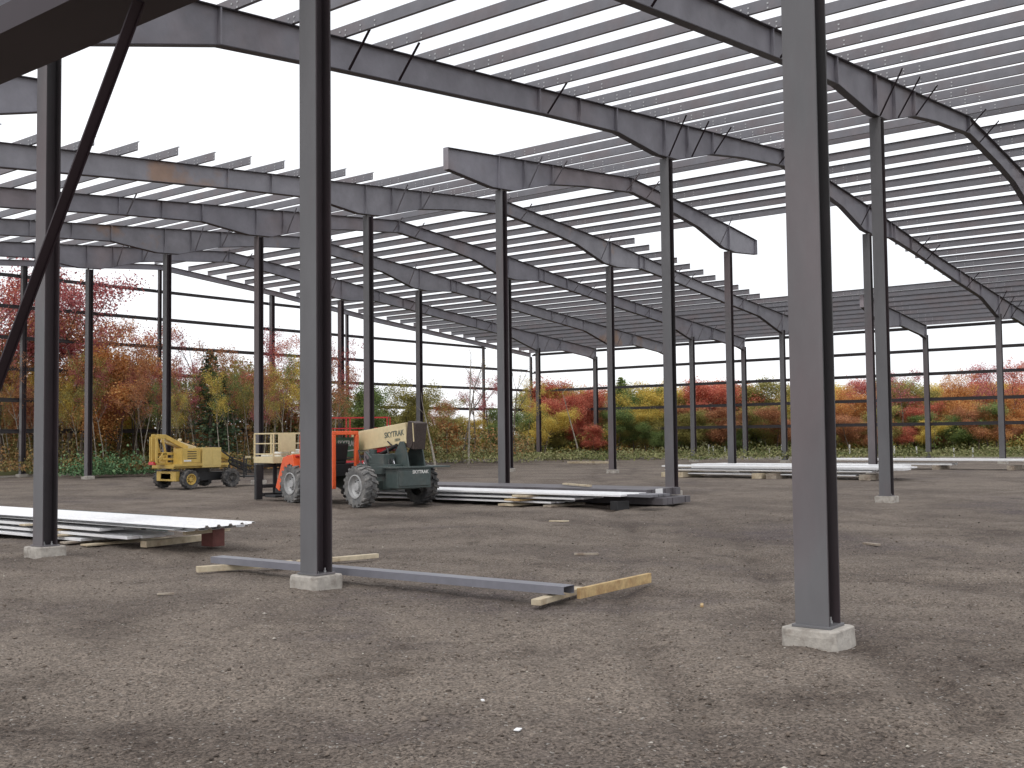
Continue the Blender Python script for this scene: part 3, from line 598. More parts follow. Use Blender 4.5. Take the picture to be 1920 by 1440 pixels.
# cab
def cabf(b):
    for x_, yy in ((1.30, .90), (1.30, .20), (2.85, .90), (2.85, .20)): b.box(x_ - .05, x_ + .05, yy - .05, yy + .05, .42 if yy > .5 else .8, 1.80)
    b.box(1.25, 2.90, .86, .94, 1.80, 1.90); b.box(1.25, 2.90, .16, .24, 1.80, 1.90); b.box(1.25, 1.33, .24, .86, 1.80, 1.90); b.box(2.82, 2.90, .24, .86, 1.80, 1.90)
cab = T(cabf, 'cab_frame', ORANGE, .012)
T(lambda b: b.box(1.33, 2.82, .24, .86, 1.86, 1.885), 'roof_mesh', BLACK, 0, cab)
T(lambda b: (b.box(1.36, 2.8, .2, .9, .74, .80), b.box(1.36, 2.8, .92, .935, .50, .80), b.box(1.36, 1.9, .25, .8, .80, 1.05)), 'cab_floor', BLACK, .01, cab)
T(lambda b: (b.box(1.55, 2.0, .34, .76, 1.05, 1.16), b.bar((1.58, .55, 1.14), (1.48, .55, 1.58), .42, .10, u=(1, 0, 0))), 'seat', GLASS_D, .03, cab)
T(lambda b: (b.tube((2.65, .55, .8), (2.45, .55, 1.22), .025), b.lathe([(.17, -.012), (.185, 0), (.17, .012), (.155, 0), (.17, -.012)], (2.42, .55, 1.25))), 'steering_wheel', BLACK, 0, cab, True)
sg = T(lambda b: b.box(1.40, 2.75, .08, .10, 1.22, 1.74), 'side_sign', SIGNG, .003)
text('SKYTRAK', .21, LETW, sg, frame4((1.9, .103, 1.57), (-1, 0, 0), (0, 0, 1)))
T(lambda b: b.bar((2.75, .105, 1.30), (1.40, .105, 1.42), .004, .03), 'sign_stripe', LETW, 0, sg)
T(lambda b: (b.prism([(2.92, .85), (3.05, 1.30), (3.55, 1.22), (3.95, .40), (3.75, .30), (3.60, .70), (3.2, 1.06), (2.92, .75)], .62, 1.08), b.box(3.60, 3.9, -.95, .62, .40, .72)), 'front_fender', ORANGE, .015)
T(lambda b: b.box(3.0, 3.5, .40, 1.0, 1.22, 1.27), 'front_cover', RED, .01)
T(lambda b: (b.tube((3.72, .98, .55), (3.78, .98, .55), .06, n=16),), 'headlight', LETW, 0)
# carriage
def carr(b):
    for yy in (.95, -.85): b.box(5.08, 5.2, yy - .10, yy + .10, .02, 1.0)
    for z in (.10, .34, .92): b.box(5.04, 5.14, -.75, .85, z, z + .10)
    b.box(4.1, 5.04, -.32, -.12, .3, .5); b.box(4.55, 5.04, -.5, .5, .18, .34)
    b.box(4.2, 4.78, .35, .95, .10, .16); b.box(4.2, 4.78, .35, .41, .16, .35)
carg = T(carr, 'fork_carriage', BLACK, .01)
for yy in (.42, -.42): T(lambda b: (b.box(5.14, 5.18, yy - .06, yy + .06, .08, 1.03), b.box(4.95, 6.1, yy - .06, yy + .06, .98, 1.02)), 'fork', BLACK, .004, carg)
for yy, r_ in ((.30, .035), (.10, .055), (-.22, .03), (-.36, .03)): T(lambda b: b.tube((4.74, yy, .42), (4.70, yy, .90), r_, n=12), 'ram_rod', CHROME, 0, carg, True)
# work platform carried by the forks
wp = empty('work_platform', th_.location, R(80)); wp.location = th_.location + Matrix.Rotation(R(80), 3, 'Z') @ Vector((4.75, 0, 1.05)); lab(wp, 'cream steel work platform held in front of the telehandler', 'work platform')
def wpf(b):
    x0, x1, y0, y1 = .02, 1.12, -1.0, .68
    for x_ in (x0, x1):
        for yy in (y0, -.35, .15, y1): b.box(x_ - .02, x_ + .02, yy - .02, yy + .02, .0, .82)
    for x_ in (x0, x1):
        b.box(x_ - .02, x_ + .02, y0 + .02, y1 - .02, .80, .84); 
        for z in (.22, .52): b.box(x_ - .014, x_ + .014, y0 + .02, y1 - .02, z, z + .03)
    for yy in (y0, y1):
        b.box(x0 + .02, x1 - .02, yy - .02, yy + .02, .80, .84)
        for z in (.22, .52): b.box(x0 + .02, x1 - .02, yy - .014, yy + .014, z, z + .03)
T(wpf, 'guard_rail', CREAM, .004, wp)
T(lambda b: b.box(.0, 1.14, -1.03, .70, -.02, .16), 'floor_frame', CREAM, .01, wp)
T(lambda b: b.box(-.025, -.002, .0, .55, .30, .80), 'back_panel', CREAM, .004, wp)
T(lambda b: (b.box(.1, .5, .1, .4, .16, .30), b.box(.2, .7, -.4, -.1, .16, .36), b.box(.5, .9, .2, .6, .16, .24)), 'tool_boxes', LETW, .02, wp)
# ---------------- yellow boom lift
bl = empty('boom_lift', (14.5, 23.15, 0)); lab(bl, 'yellow articulated boom lift parked by the left end wall', 'boom lift')
def Bf(fn, name, m, bevel=.008, parent=bl, smooth=False):
    b = MB(); fn(b); return b.build(name, m, parent, bevel=bevel, smooth=smooth)
for x_, yy, s_l in ((0, 0, -1), (1.75, 0, -1), (0, 1.6, 1), (1.75, 1.6, 1)): wheel(bl, (x_, yy, .34), .34, .26, s_l, TYRE, YEL if (x_, yy) == (0, 0) else TYRE, lugs=14)
Bf(lambda b: (b.box(-.25, 2.0, .35, 1.25, .26, .56), b.box(-.1, .1, .1, 1.5, .28, .42), b.box(1.65, 1.85, .1, 1.5, .28, .42)), 'chassis', BLACK)
Bf(lambda b: (b.box(-.42, -.26, .2, 1.35, .28, .62), b.box(-.42, .2, .5, 1.1, .34, .55)), 'bumper', YEL)
Bf(lambda b: b.tube((.9, .8, .56), (.9, .8, .72), .42, n=24), 'slew_ring', BLACK, 0)
tur = Bf(lambda b: (b.box(-.55, 1.75, .15, 1.45, .72, .86)), 'turret_base', YEL, .02)
Bf(lambda b: (b.box(-.28, .50, .05, .55, .86, 1.42), b.box(-.24, .46, .04, .05, .92, 1.36)), 'engine_cover', YEL, .03, tur)
Bf(lambda b: (b.box(.56, 1.36, .02, .60, .74, 1.44), b.box(.62, .93, .01, .02, .82, 1.36), b.box(.99, 1.30, .01, .02, .82, 1.36)), 'tank_cover', mat('pale_lift_yellow', (.62, .47, .17), .45, 0, .1, 3), .03, tur)
for k in range(4): Bf(lambda b: b.box(-.05, .32, .034, .04, 1.06 + .08 * k, 1.085 + .08 * k), 'vent_slot', BLACK, 0, tur)
Bf(lambda b: b.box(-.2, .1, .036, .04, .96, 1.02), 'white_decal', LETW, 0, tur)
Bf(lambda b: (b.box(-.60, 1.7, .03, .14, .80, .88),), 'red_stripe_sill', YEL, .004, tur)
def arm(b):
    n0 = len(b.v)
    for yy in (.62, .98):
        b.bar((-1.42, yy, .92), (-1.42, yy, 1.84), .14, .06, u=(0, 1, 0)); b.bar((-1.36, yy, 1.86), (-.75, yy, 1.84), .06, .14)
        b.bar((-.80, yy, 1.84), (.35, yy, 1.42), .06, .16); b.bar((-1.0, yy, 1.76), (-.72, yy, 1.15), .06, .12); b.bar((-1.3, yy, 1.0), (-.85, yy, 1.24), .06, .14)
        b.bar((-1.0, yy, 1.24), (0, yy, 1.24), .06, .09); b.bar((-1.0, yy, 1.05), (.0, yy, 1.05), .06, .08)
    b.bar((-1.4, .8, .90), (.1, .8, .90), .34, .08); b.bar((-1.42, .8, 1.80), (-1.42, .8, 1.0), .34, .05, u=(0, 1, 0))
    b.box(-.75, -.62, .6, 1.0, .9, 1.3)
    b.v = [(x if x > -.28 else -.28 + (x + .28) * .55, yy, z) for x, yy, z in b.v]
Bf(arm, 'riser_boom', YEL, .01)
Bf(lambda b: (b.bar((-.55, .80, 1.74), (.75, .80, 1.38), .24, .20)), 'main_boom', CREAM, .02)
Bf(lambda b: b.tube((.1, .8, 1.72), (.2, .8, 1.72), .05, n=12), 'beacon', CREAM, 0)
Bf(lambda b: b.bar((-.97, .8, .86), (-.95, .8, .96), .3, .10), 'tail_reflector', RED, 0)
Bf(lambda b: (b.bar((1.42, .6, 1.32), (2.05, .55, 1.06), .18, .22), b.bar((1.45, .6, 1.0), (1.95, .55, .96), .06, .06)), 'jib_base', YEL, .02)
def jib(b):
    for yy in (.35, .62):
        b.bar((1.30, yy, 1.50), (2.10, yy, 1.02), .04, .05); b.bar((2.05, yy, 1.02), (2.95, yy, .70), .04, .05); b.bar((2.05, yy, .86), (2.95, yy, .52), .04, .05)
        for k in range(5): b.bar((2.1 + .18 * k, yy, .98 - .065 * k), (2.2 + .18 * k, yy, .80 - .065 * k), .02, .03)
    for z in (.35, .62, .9): b.bar((2.5, .2, z + .18), (3.3, .2, z + .05), .03, .03); b.bar((2.5, 1.1, z + .18), (3.3, 1.1, z + .05), .03, .03)
    b.box(2.5, 3.3, .2, 1.1, .32, .36)
    for x_ in (2.5, 3.3):
        for yy in (.2, 1.1): b.box(x_ - .02, x_ + .02, yy - .02, yy + .02, .3, 1.1)
Bf(jib, 'jib_and_basket', BLACK, 0)
Bf(lambda b: (b.box(2.55, 2.8, .18, .2, 1.02, 1.10), b.box(2.9, 3.1, .18, .2, .98, 1.06)), 'control_box', CREAM, .004)
# ---------------- red lift far behind the telehandler
P0 = at(672, 47.5); rl = empty('scissor_lift', P0, math.atan2(rt.y, rt.x)); lab(rl, 'red railed scissor lift standing far behind the telehandler', 'scissor lift')
def rf(b):
    for x_ in (-1.3, -.45, .45, 1.3):
        for yy in (-.55, .55): b.box(x_ - .025, x_ + .025, yy - .025, yy + .025, 1.62, 2.62)
    for z in (2.58, 2.12):
        for yy in (-.55, .55): b.box(-1.275, 1.275, yy - .02, yy + .02, z, z + .04)
        for x_ in (-1.3, 1.3): b.box(x_ - .02, x_ + .02, -.52, .52, z, z + .04)
Bf(rf, 'guard_rail', RED, 0, rl)
Bf(lambda b: (b.box(-1.35, 1.35, -.6, .6, 1.45, 1.62),), 'platform_deck', RED, .01, rl)
Bf(lambda b: (b.box(-1.2, 1.2, -.6, .6, .25, .75),), 'chassis', RED, .02, rl)
Bf(lambda b: [b.bar((x0, yy, z), (-x0, yy, z + .34), .06, .06) for yy in (-.4, .4) for x0, z in ((-1.0, .76), (1.0, .76), (-1.0, 1.1), (1.0, 1.1))], 'scissor_arms', BLACK, 0, rl)
for x_ in (-.9, .9):
    for yy in (-.55, .55): wheel(rl, (x_, yy, .26), .26, .18, 1 if yy > 0 else -1, TYRE, TYRE, lugs=8)

# ---------------------------------------------------------------- trees
LEAF = {
 'crimson': island_mat('crimson_leaves', [(0, (0.252, 0.075, 0.087)), (1, (0.740, 0.313, 0.301)), (.5, (0.472, 0.142, 0.154))], trans=.42),
 'red': island_mat('scarlet_leaves', [(0, (0.325, 0.093, 0.069)), (1, (0.813, 0.374, 0.240)), (.5, (0.618, 0.167, 0.118))], trans=.42),
 'orange': island_mat('orange_leaves', [(0, (0.374, 0.154, 0.069)), (1, (0.813, 0.520, 0.215)), (.5, (0.642, 0.301, 0.106))], trans=.42),
 'yellow': island_mat('yellow_leaves', [(0, (0.408, 0.302, 0.076)), (1, (0.850, 0.751, 0.214)), (.5, (0.708, 0.516, 0.130))], trans=.42),
 'olive': island_mat('olive_leaves', [(0, (0.174, 0.174, 0.065)), (1, (0.536, 0.451, 0.151)), (.5, (0.323, 0.302, 0.097))], trans=.3),
 'green': island_mat('green_leaves', [(0, (0.097, 0.140, 0.065)), (1, (0.323, 0.408, 0.130)), (.5, (0.193, 0.259, 0.087))], trans=.3),
 'spruce': island_mat('spruce_needles', [(0, (0.060, 0.097, 0.060)), (1, (0.151, 0.206, 0.108)), (.5, (0.097, 0.151, 0.087))], trans=.1),
 'brown': island_mat('rust_brown_leaves', [(0, (0.259, 0.119, 0.076)), (1, (0.666, 0.345, 0.174)), (.5, (0.451, 0.206, 0.108))], trans=.3),
}
def leaf_quads(cent, size, up_bias=.4):
    n_ = len(cent); a = rng.normal(size=(n_, 3)); a /= np.linalg.norm(a, axis=1, keepdims=True); bb = rng.normal(size=(n_, 3)); bb -= (bb * a).sum(1, keepdims=True) * a; bb /= np.linalg.norm(bb, axis=1, keepdims=True)
    sz_ = size * rng.uniform(.5, 1.25, (n_, 1)); a *= sz_; bb *= sz_ * rng.uniform(.5, .9, (n_, 1))
    return np.stack([cent - a * .5 - bb * .2, cent + bb * .5, cent + a * .5 + bb * .1, cent - bb * .5], 1).reshape(-1, 3)
def proto(kind, seed):
    """unit tree 10 m tall: returns (trunk mesh, crown mesh)"""
    r = random.Random(seed); b = MB(); tips = []
    H = 10
    def limb(p, d, L_, rad_, dep):
        k = 3 if dep < 2 else 2; q = p
        for s in range(k):
            d2 = (d + Vector((r.uniform(-.16, .16), r.uniform(-.16, .16), r.uniform(-.05, .12)))).normalized(); nq = q + d2 * L_ / k
            b.tube(q, nq, rad_ * (1 - .6 * s / k), rad_ * (1 - .6 * (s + 1) / k), n=5 if dep < 2 else 3, caps=False)
            if dep >= 1: tips.append((nq, dep))
            q = nq; d = d2
            if dep < 3 and s > 0 or dep == 0:
                for _ in range({0: 3, 1: 2, 2: 2}[min(dep, 2)]):
                    if dep >= 3: break
                    an = r.uniform(0, 6.28); e = r.uniform(.35, .9) if kind != 'slim' else r.uniform(.9, 1.6)
                    if kind == 'bare': e = r.uniform(.8, 1.5)
                    nd = (d * e + Vector((math.cos(an), math.sin(an), .25))).normalized()
                    if dep == 0 and s == 0 and kind in ('bare', 'slim', 'sparse'): continue
                    limb(q, nd, L_ * {0: .36, 1: .5, 2: .5}[dep] * r.uniform(.7, 1.15), rad_ * .42 * (1 - .4 * s / k), dep + 1)
        if dep >= 1: tips.append((q, 3))
    if kind == 'spruce':
        b.tube((0, 0, 0), (0, 0, H * .97), .13, .015, n=6, caps=False)
        C = []
        for lv in range(34):
            z = 1.0 + lv * (H - 1.1) / 34; R_ = 1.9 * (1 - (z / H)) ** .85 + .12
            for k in range(9):
                an = r.uniform(0, 6.28); RR = R_ * r.uniform(.6, 1.1); 
                if lv % 2 == 0 and k < 5: b.tube((0, 0, z), (math.cos(an) * RR, math.sin(an) * RR, z - RR * .25), .02, .004, n=3, caps=False)
                for j in range(8):
                    t = r.uniform(.2, 1); C.append((math.cos(an) * RR * t + r.gauss(0, .07), math.sin(an) * RR * t + r.gauss(0, .07), z - RR * t * .25 + r.gauss(0, .05)))
        C = np.array(C); size = .24
    else:
        lean = Vector((r.uniform(-.06, .06), r.uniform(-.06, .06), 1))
        limb(Vector((0, 0, -.1)), lean, H * (.80 if kind != 'round' else .72), .13 if kind != 'slim' else .075, 0)
        tp = [(t, d) for t, d in tips if t.z > {'round': 1.0, 'slim': 1.6}.get(kind, 2.8)]
        C = []
        per = {'round': 60, 'sparse': 26, 'slim': 20, 'bare': 2}[kind]; sg_ = {'round': .38, 'sparse': .30, 'slim': .26, 'bare': .2}[kind]
        for t, d in tp:
            if r.random() < {'round': .05, 'sparse': .3, 'slim': .3, 'bare': .6}[kind]: continue
            for _ in range(int(per * r.uniform(.4, 1.5))): C.append((t.x + r.gauss(0, sg_), t.y + r.gauss(0, sg_), t.z + r.gauss(0, sg_ * (1.25 if kind == 'round' else .9))))
        C = np.array(C); size = {'round': .17, 'sparse': .15, 'slim': .14, 'bare': .12}[kind]
        mxz = C[:, 2].max(); 
    v = leaf_quads(C, size); n_ = len(C); f = np.arange(n_ * 4).reshape(-1, 4)
    cm = fast_mesh('crown', v, f); cm.materials.append(LEAF['green'])
    tm = bpy.data.meshes.new('trunk'); tm.from_pydata(b.v, [], b.f); tm.materials.append(BARK)
    top = max(C[:, 2].max(), 1); k = H / top
    for q in (cm, tm): q.transform(Matrix.Scale(k, 4))
    return tm, cm
PRO = {k: [proto(k, s * 13 + 5) for s in range(n_)] for k, n_ in (('round', 4), ('sparse', 4), ('slim', 3), ('bare', 2), ('spruce', 2))}
tcount = 0
def tree(px, topy, D, kind, col, label, group, wide=1.0, bark=None):
    global tcount; tcount += 1
    P = at(px, D); hor = 804.5 - .0111 * (px - 960) ; hor = 720 + F_PX * math.tan(PITCH) - .0111 * (px - 960)
    h = 1.705 + (hor - topy) * D / F_PX - .4
    P.z = .3; tm, cm = PRO[kind][tcount % len(PRO[kind])]
    o = empty({'spruce': 'evergreen_tree', 'bare': 'bare_tree'}.get(kind, 'autumn_tree'), P, random.uniform(0, 6.28)); s = h / 10; o.scale = (s * wide, s * wide, s)
    lab(o, label, 'tree', group)
    t = bpy.data.objects.new('trunk', tm); c_ = bpy.data.objects.new('crown', cm)
    for q, m_ in ((t, bark or BARK), (c_, LEAF[col])):
        COL.objects.link(q); q.parent = o; q.material_slots[0].link = 'OBJECT'; q.material_slots[0].material = m_
    return o
LW, RW = 'trees behind the end wall', 'trees behind the right side wall'
cw = {'crimson': 'crimson', 'red': 'red', 'orange': 'orange', 'yellow': 'yellow', 'olive': 'olive', 'green': 'green', 'spruce': 'dark green', 'brown': 'rust brown'}
TREES = [
 (158, 508, 57, 'sparse', 'crimson', 'tall crimson tree whose crown shows on both sides of the second thin column'),
 (118, 540, 59, 'sparse', 'crimson', 'crimson tree just right of the leftmost column below the top wall rail'),
 (30, 560, 58, 'round', 'brown', 'dense rust brown tree behind the diagonal brace at the left edge'),
 (70, 492, 60, 'sparse', 'brown', 'tall brown leaved tree directly behind the left edge of the leftmost column'),
 (96, 515, 61, 'slim', 'crimson', 'tall slender crimson tree hidden behind the leftmost column'),
 (150, 585, 56, 'sparse', 'brown', 'rust brown tree below the tall thin crimson tree'),
 (200, 575, 62, 'sparse', 'orange', 'tall loose orange tree just right of the second thin column'),
 (265, 625, 58, 'sparse', 'brown', 'rust brown tree left of the column above the boom lift'),
 (372, 690, 58, 'sparse', 'crimson', 'low crimson tree left of the dark evergreen'),
 (418, 700, 57, 'spruce', 'spruce', 'smaller evergreen right beside the dark evergreen'),  # px, top, distance, kind, colour, label
 (-45, 430, 56, 'sparse', 'brown', 'tall rust brown tree cut by the left edge of the photo'),
 (8, 470, 57, 'sparse', 'crimson', 'tall crimson leaved tree at the left edge behind the diagonal brace'),
 (42, 500, 59, 'sparse', 'red', 'tall red tree just left of the leftmost column'),
 (128, 498, 58, 'sparse', 'crimson', 'tall thin crimson tree reaching the rafter right of the leftmost column'),
 (182, 520, 60, 'bare', 'crimson', 'tall nearly bare tree beside the thin column at left'),
 (222, 640, 57, 'round', 'orange', 'bright orange maple between the two left thin columns'),
 (250, 655, 60, 'sparse', 'olive', 'olive leaved tree right of the bright orange maple'),
 (283, 590, 62, 'slim', 'crimson', 'slender pink leaved tree just left of the column above the boom lift'),
 (330, 585, 61, 'slim', 'crimson', 'slender pink leaved tree just right of the column above the boom lift'),
 (352, 605, 60, 'bare', 'brown', 'slender bare tree above the yellow boom lift'),
 (395, 655, 56, 'spruce', 'spruce', 'dark evergreen tree above the right end of the boom lift'),
 (432, 690, 60, 'sparse', 'red', 'small red tree right of the evergreen'),
 (455, 665, 64, 'slim', 'crimson', 'thin crimson tree left of the column by the work platform'),
 (495, 600, 60, 'slim', 'crimson', 'tall thin crimson tree right of the column by the work platform'),
 (530, 612, 59, 'slim', 'red', 'tall thin red tree left of the second nearest column'),
 (585, 640, 60, 'slim', 'red', 'thin red tree hidden behind the second nearest column'),
 (640, 625, 62, 'slim', 'crimson', 'thin crimson tree right of the second nearest column'),
 (665, 715, 60, 'round', 'green', 'small green tree above the red lift'),
 (708, 705, 60, 'round', 'green', 'rounded green tree left above the telehandler boom'),
 (740, 698, 63, 'round', 'olive', 'yellow green tree above the telehandler boom'),
 (775, 730, 66, 'round', 'olive', 'olive tree behind the thin column right of the telehandler'),
 (815, 742, 74, 'round', 'brown', 'low rust brown tree right of the telehandler'),
 (838, 735, 70, 'sparse', 'olive', 'loose olive tree left of the tall bare trees'),
 (865, 650, 66, 'bare', 'yellow', 'tall bare tree with forked trunk left of the end wall post'),
 (888, 655, 68, 'bare', 'brown', 'tall bare tree right beside the forked bare tree'),
 (922, 690, 72, 'sparse', 'crimson', 'pink red tree left of the tall column in the middle'),
 (966, 650, 70, 'bare', 'orange', 'tall bare tree holding some orange leaves right of the middle column'),
 (985, 700, 76, 'slim', 'yellow', 'slender yellow tree next to the bare tree with orange leaves'),
 (1035, 715, 84, 'sparse', 'yellow', 'sparse yellow tree near the corner of the two walls'),
 (1060, 730, 82, 'round', 'red', 'bright red maple right of the wall corner'),
 (1092, 735, 85, 'round', 'red', 'second bright red maple right of the wall corner'),
 (1130, 745, 88, 'round', 'brown', 'rust coloured tree behind the reddish side wall column'),
 (1165, 705, 86, 'spruce', 'green', 'thin green conifer right of the tall reddish column'),
 (1190, 720, 84, 'round', 'yellow', 'yellow birch like tree right of the thin green conifer'),
 (1225, 705, 86, 'sparse', 'yellow', 'tall loose yellow tree left of the column with the wide footing'),
 (1262, 735, 88, 'round', 'olive', 'olive tree behind the column with the wide footing'),
 (1292, 730, 86, 'round', 'orange', 'orange tree right of the column with the wide footing'),
 (1330, 703, 84, 'round', 'red', 'rounded red maple between two thin columns at centre right'),
 (1358, 715, 87, 'round', 'crimson', 'crimson maple right of the rounded red maple'),
 (1395, 742, 88, 'round', 'olive', 'olive tree behind the pair of thin columns at centre right'),
 (1430, 735, 86, 'round', 'orange', 'orange tree left of the nearest column, upper one of two'),
 (1460, 748, 88, 'round', 'green', 'green tree just left of the nearest column'),
 (1505, 730, 88, 'round', 'orange', 'orange tree hidden behind the nearest column'),
 (1580, 712, 84, 'round', 'orange', 'golden orange tree just right of the nearest column'),
 (1608, 700, 86, 'sparse', 'crimson', 'loose crimson tree left of the twin columns'),
 (1645, 700, 88, 'round', 'red', 'red tree behind the twin columns'),
 (1688, 684, 82, 'sparse', 'crimson', 'crimson tree rising right of the twin columns'),
 (1712, 735, 84, 'round', 'red', 'low red tree left of the far thin column'),
 (1752, 725, 86, 'round', 'red', 'broad red tree right of the far thin column'),
 (1790, 688, 84, 'sparse', 'orange', 'tall orange tree between the last two columns on the right'),
 (1815, 700, 82, 'round', 'orange', 'rounded orange tree left of the rightmost column'),
 (1842, 676, 86, 'sparse', 'crimson', 'loose crimson tree just left of the rightmost column'),
 (1880, 672, 83, 'sparse', 'crimson', 'loose crimson tree just right of the rightmost column'),
 (1915, 665, 84, 'sparse', 'red', 'tall red tree at the right edge of the photo'),
]
for t in TREES: tree(*t, LW if t[0] < 1010 else RW, wide={'round': 1.25, 'slim': .8, 'sparse': 1.0, 'bare': .9, 'spruce': 1.55}[t[3]])
# the mass behind: lower, crowded trees that nothing tells apart
for k in range(50):
    px = -60 + k * 12.5 + random.uniform(-8, 8)
    tree(px, random.uniform(650, 715) + max(0, (px - 250)) * .10, random.uniform(60, 72), random.choice(['sparse', 'round', 'slim', 'sparse']), random.choice(['brown', 'olive', 'orange', 'crimson', 'brown', 'olive', 'green', 'yellow']), 'crowded autumn tree deep in the wood behind the left part of the end wall', 'crowded trees behind the left part of the end wall', 1.1)
for k in range(16):
    px = 640 + k * 24 + random.uniform(-8, 8)
    tree(px, random.uniform(755, 785), random.uniform(72, 84), 'round', random.choice(['green', 'olive', 'olive', 'orange', 'yellow']), 'low green and olive tree in the row behind the middle of the end wall', 'low trees behind the middle of the end wall', 1.5)
def zone(px):
    if px < 1045: return ['olive', 'yellow', 'orange']
    if px < 1130: return ['red', 'crimson', 'red', 'orange']
    if px < 1285: return ['yellow', 'olive', 'yellow', 'green', 'olive']
    if px < 1400: return ['red', 'crimson', 'red', 'orange']
    if px < 1520: return ['orange', 'olive', 'yellow', 'brown']
    if px < 1640: return ['orange', 'red', 'yellow', 'red']
    if px < 1780: return ['red', 'yellow', 'crimson', 'olive', 'orange']
    return ['orange', 'red', 'orange', 'crimson', 'yellow']
for k in range(46):
    px = 1000 + k * 21 + random.uniform(-8, 8)
    tree(px, random.uniform(694, 735), random.uniform(84, 96), 'round', random.choice(zone(px)), 'crowded autumn tree in the back row of the wood behind the right side wall', 'crowded back row trees behind the right side wall', 1.5)
for k in range(52):
    px = 1000 + k * 19 + random.uniform(-8, 8)
    tree(px, random.uniform(745, 795), random.uniform(78, 83), 'round', random.choice(['olive', 'green', 'olive', 'yellow', 'green', 'brown', zone(px)[0]]), 'low bushy green or olive tree in the front row behind the right side wall', 'low front row trees behind the right side wall', 1.7)
for k in range(60):
    px = -70 + k * 12 + random.uniform(-7, 7)
    if 640 < px < 700: continue
    tree(px, random.uniform(620, 730) + max(0, px - 380) * .05, random.uniform(53.5, 59), 'slim', random.choice(['brown', 'olive', 'yellow', 'brown', 'olive', 'crimson', 'green']), 'slender pale stemmed sapling at the wood edge behind the left part of the end wall', 'slender saplings behind the left part of the end wall', .9, BARKP)
# pale dead saplings leaning at the wood edge
def stick(px, D, h, lean, label):
    P = at(px, D); b = MB(); q = Vector((0, 0, -.2))
    for k in range(5):
        nq = Vector((lean * (k + 1) / 5 * rt.x, lean * (k + 1) / 5 * rt.y, h * (k + 1) / 5)); b.tube(q, nq, .07 - .011 * k, .07 - .011 * (k + 1), n=6); q = nq
        if k > 1: b.tube(q, q + Vector((random.uniform(-.4, .4), random.uniform(-.4, .4), .5)), .02, .006, n=4)
    lab(b.build('dead_sapling', BARKP, loc=(P.x, P.y, .2)), label, 'dead tree', 'dead saplings')
stick(816, 58, 3.4, -.7, 'pale leaning dead sapling right of the telehandler')
stick(1086, 78, 4.6, -1.2, 'pale leaning dead sapling in front of the bright red maples')
stick(877, 62, 6.2, .2, 'pale broken trunk standing left of the end wall post')
# undergrowth: a bank of brush in front of the wood
def brush(name, n_, pxr, Dr, hf, size, m_, label, cat):
    px = rng.uniform(*pxr, n_); D = rng.uniform(*Dr, n_) if isinstance(Dr, tuple) else Dr(px)
    C = np.zeros((n_, 3)); 
    for ax in range(3): pass
    d = np.array([list(CF + CR * ((q - 960) / F_PX)) for q in px]); d[:, 2] = 0; d /= (d @ np.array(fw))[:, None]
    xy = np.array([CAM.x, CAM.y]) + d[:, :2] * D[:, None]
    hh = hf(px) * (.15 + 1.6 * vnoise(xy[:, 0] * .4, xy[:, 1] * .4, 9) ** 1.6); z = .3 + hh * rng.random(n_) ** .8
    C[:, :2] = xy; C[:, 2] = z
    me = fast_mesh(name, leaf_quads(C, size), np.arange(n_ * 4).reshape(-1, 4)); me.materials.append(m_)
    o = bpy.data.objects.new(name, me); COL.objects.link(o); lab(o, label, cat, kind='stuff')
def brush_mat(name, a, b_, c_, scale):
    M = bpy.data.materials.new(name); M.use_nodes = True; n = M.node_tree; p = n.nodes['Principled BSDF']; p.inputs['Roughness'].default_value = .9; p.inputs['Specular IOR Level'].default_value = .2
    g = n.nodes.new('ShaderNodeNewGeometry'); nz = n.nodes.new('ShaderNodeTexNoise'); nz.inputs['Scale'].default_value = scale; n.links.new(g.outputs['Position'], nz.inputs['Vector'])
    ad = n.nodes.new('ShaderNodeMath'); ad.operation = 'MULTIPLY_ADD'; n.links.new(g.outputs['Random Per Island'], ad.inputs[0]); ad.inputs[1].default_value = .35; n.links.new(nz.outputs['Fac'], ad.inputs[2])
    r = n.nodes.new('ShaderNodeValToRGB'); e = r.color_ramp.elements; e[0].position = .42; e[0].color = (*a, 1); e[1].position = .95; e[1].color = (*c_, 1); q = e.new(.66); q.color = (*b_, 1)
    n.links.new(ad.outputs[0], r.inputs[0]); n.links.new(r.outputs[0], p.inputs['Base Color']); return M
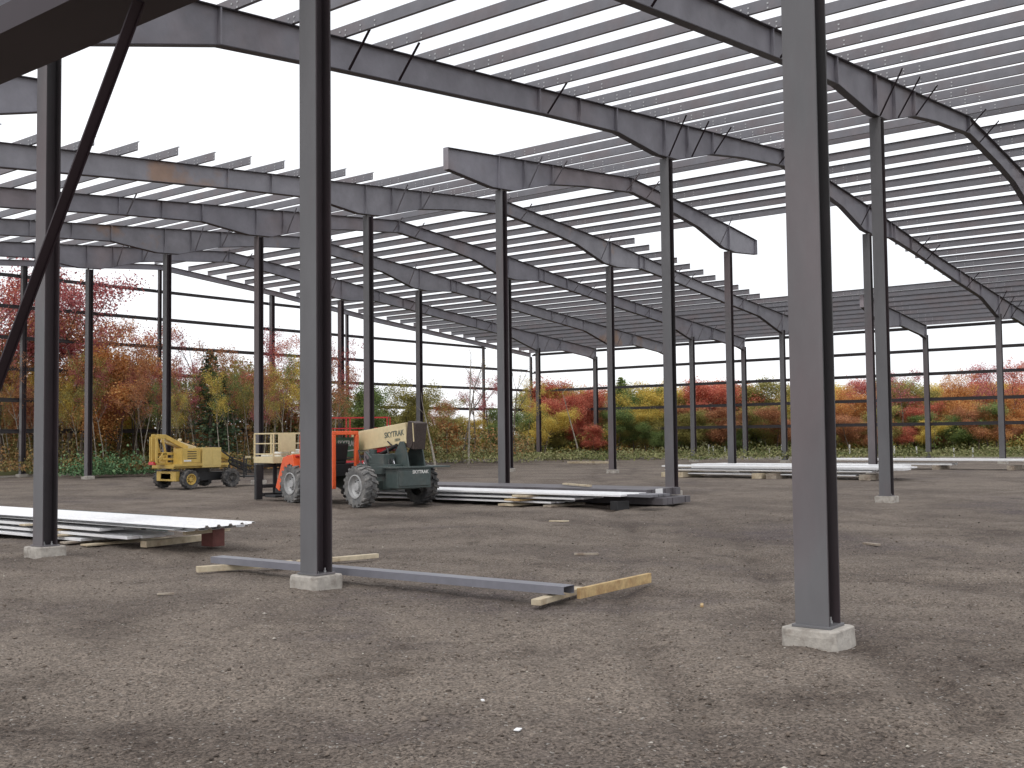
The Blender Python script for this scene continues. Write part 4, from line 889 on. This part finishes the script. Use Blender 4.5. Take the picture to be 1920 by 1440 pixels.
brush('undergrowth', 36000, (-80, 1000), lambda px: rng.uniform(52, 68, len(px)) + np.clip(px - 500, 0, 500) * .03, lambda px: np.where(px < 640, 1.7, 1.5), .15, brush_mat('wood_edge_brush', (.10, .125, .045), (.25, .20, .08), (.40, .20, .09), .22), 'tangled brown and olive brush at the foot of the trees behind the end wall', 'undergrowth')
brush('undergrowth', 36000, (990, 1990), (79, 90), lambda px: 1.5 + 0 * px, .19, brush_mat('wood_edge_brush_orange', (.11, .15, .05), (.27, .27, .08), (.46, .24, .07), .16), 'orange and green brush at the foot of the trees behind the right side wall', 'undergrowth')
brush('tall_grass', 22000, (640, 1990), lambda px: rng.uniform(60, 76, len(px)) + np.clip(px - 1000, 0, 500) * .004, lambda px: .45 + 0 * px, .13, brush_mat('tall_grass', (.09, .12, .045), (.19, .20, .08), (.33, .30, .16), .4), 'yellow green tall grass outside the far walls', 'grass')
brush('undergrowth', 40000, (-90, 660), lambda px: rng.uniform(63, 72, len(px)), lambda px: 4.6 - np.clip(px - 300, 0, 400) * .004, .22, bpy.data.materials['wood_edge_brush'], 'dim brown and olive thicket filling the depth of the wood behind the left part of the end wall', 'thicket')
# green bush behind the curb at left
P = at(205, 52.5); C = np.array([(random.gauss(0, 1.15), random.gauss(0, .7), abs(random.gauss(.0, .42)) ) for _ in range(2600)]); 
me = fast_mesh('shrub', leaf_quads(C, .15), np.arange(len(C) * 4).reshape(-1, 4)); me.materials.append(island_mat('bright_shrub_leaves', [(0, (.05, .11, .05)), (1, (.22, .34, .17)), (.5, (.11, .2, .09))]))
o = bpy.data.objects.new('shrub', me); COL.objects.link(o); o.location = (P.x, P.y, .15); lab(o, 'low bright green shrub left of the yellow boom lift', 'shrub')
# survey stakes outside the side wall
for k, px in enumerate((1190, 1204, 1232, 1365, 1403, 1586, 1702, 1752, 1842, 1884)):
    P = at(px, 70 + .0035 * (px - 1000)); P.x = XW + 1.6 + random.uniform(0, .6)
    b = MB(); b.bar((0, 0, -.1), (0, 0, .75 + random.uniform(-.1, .2)), .07, .07); lab(b.build('stake', LETW, loc=(P.x, P.y, .05)), 'short white stake standing in the grass outside the right side wall', 'stake', 'white stakes outside the side wall')
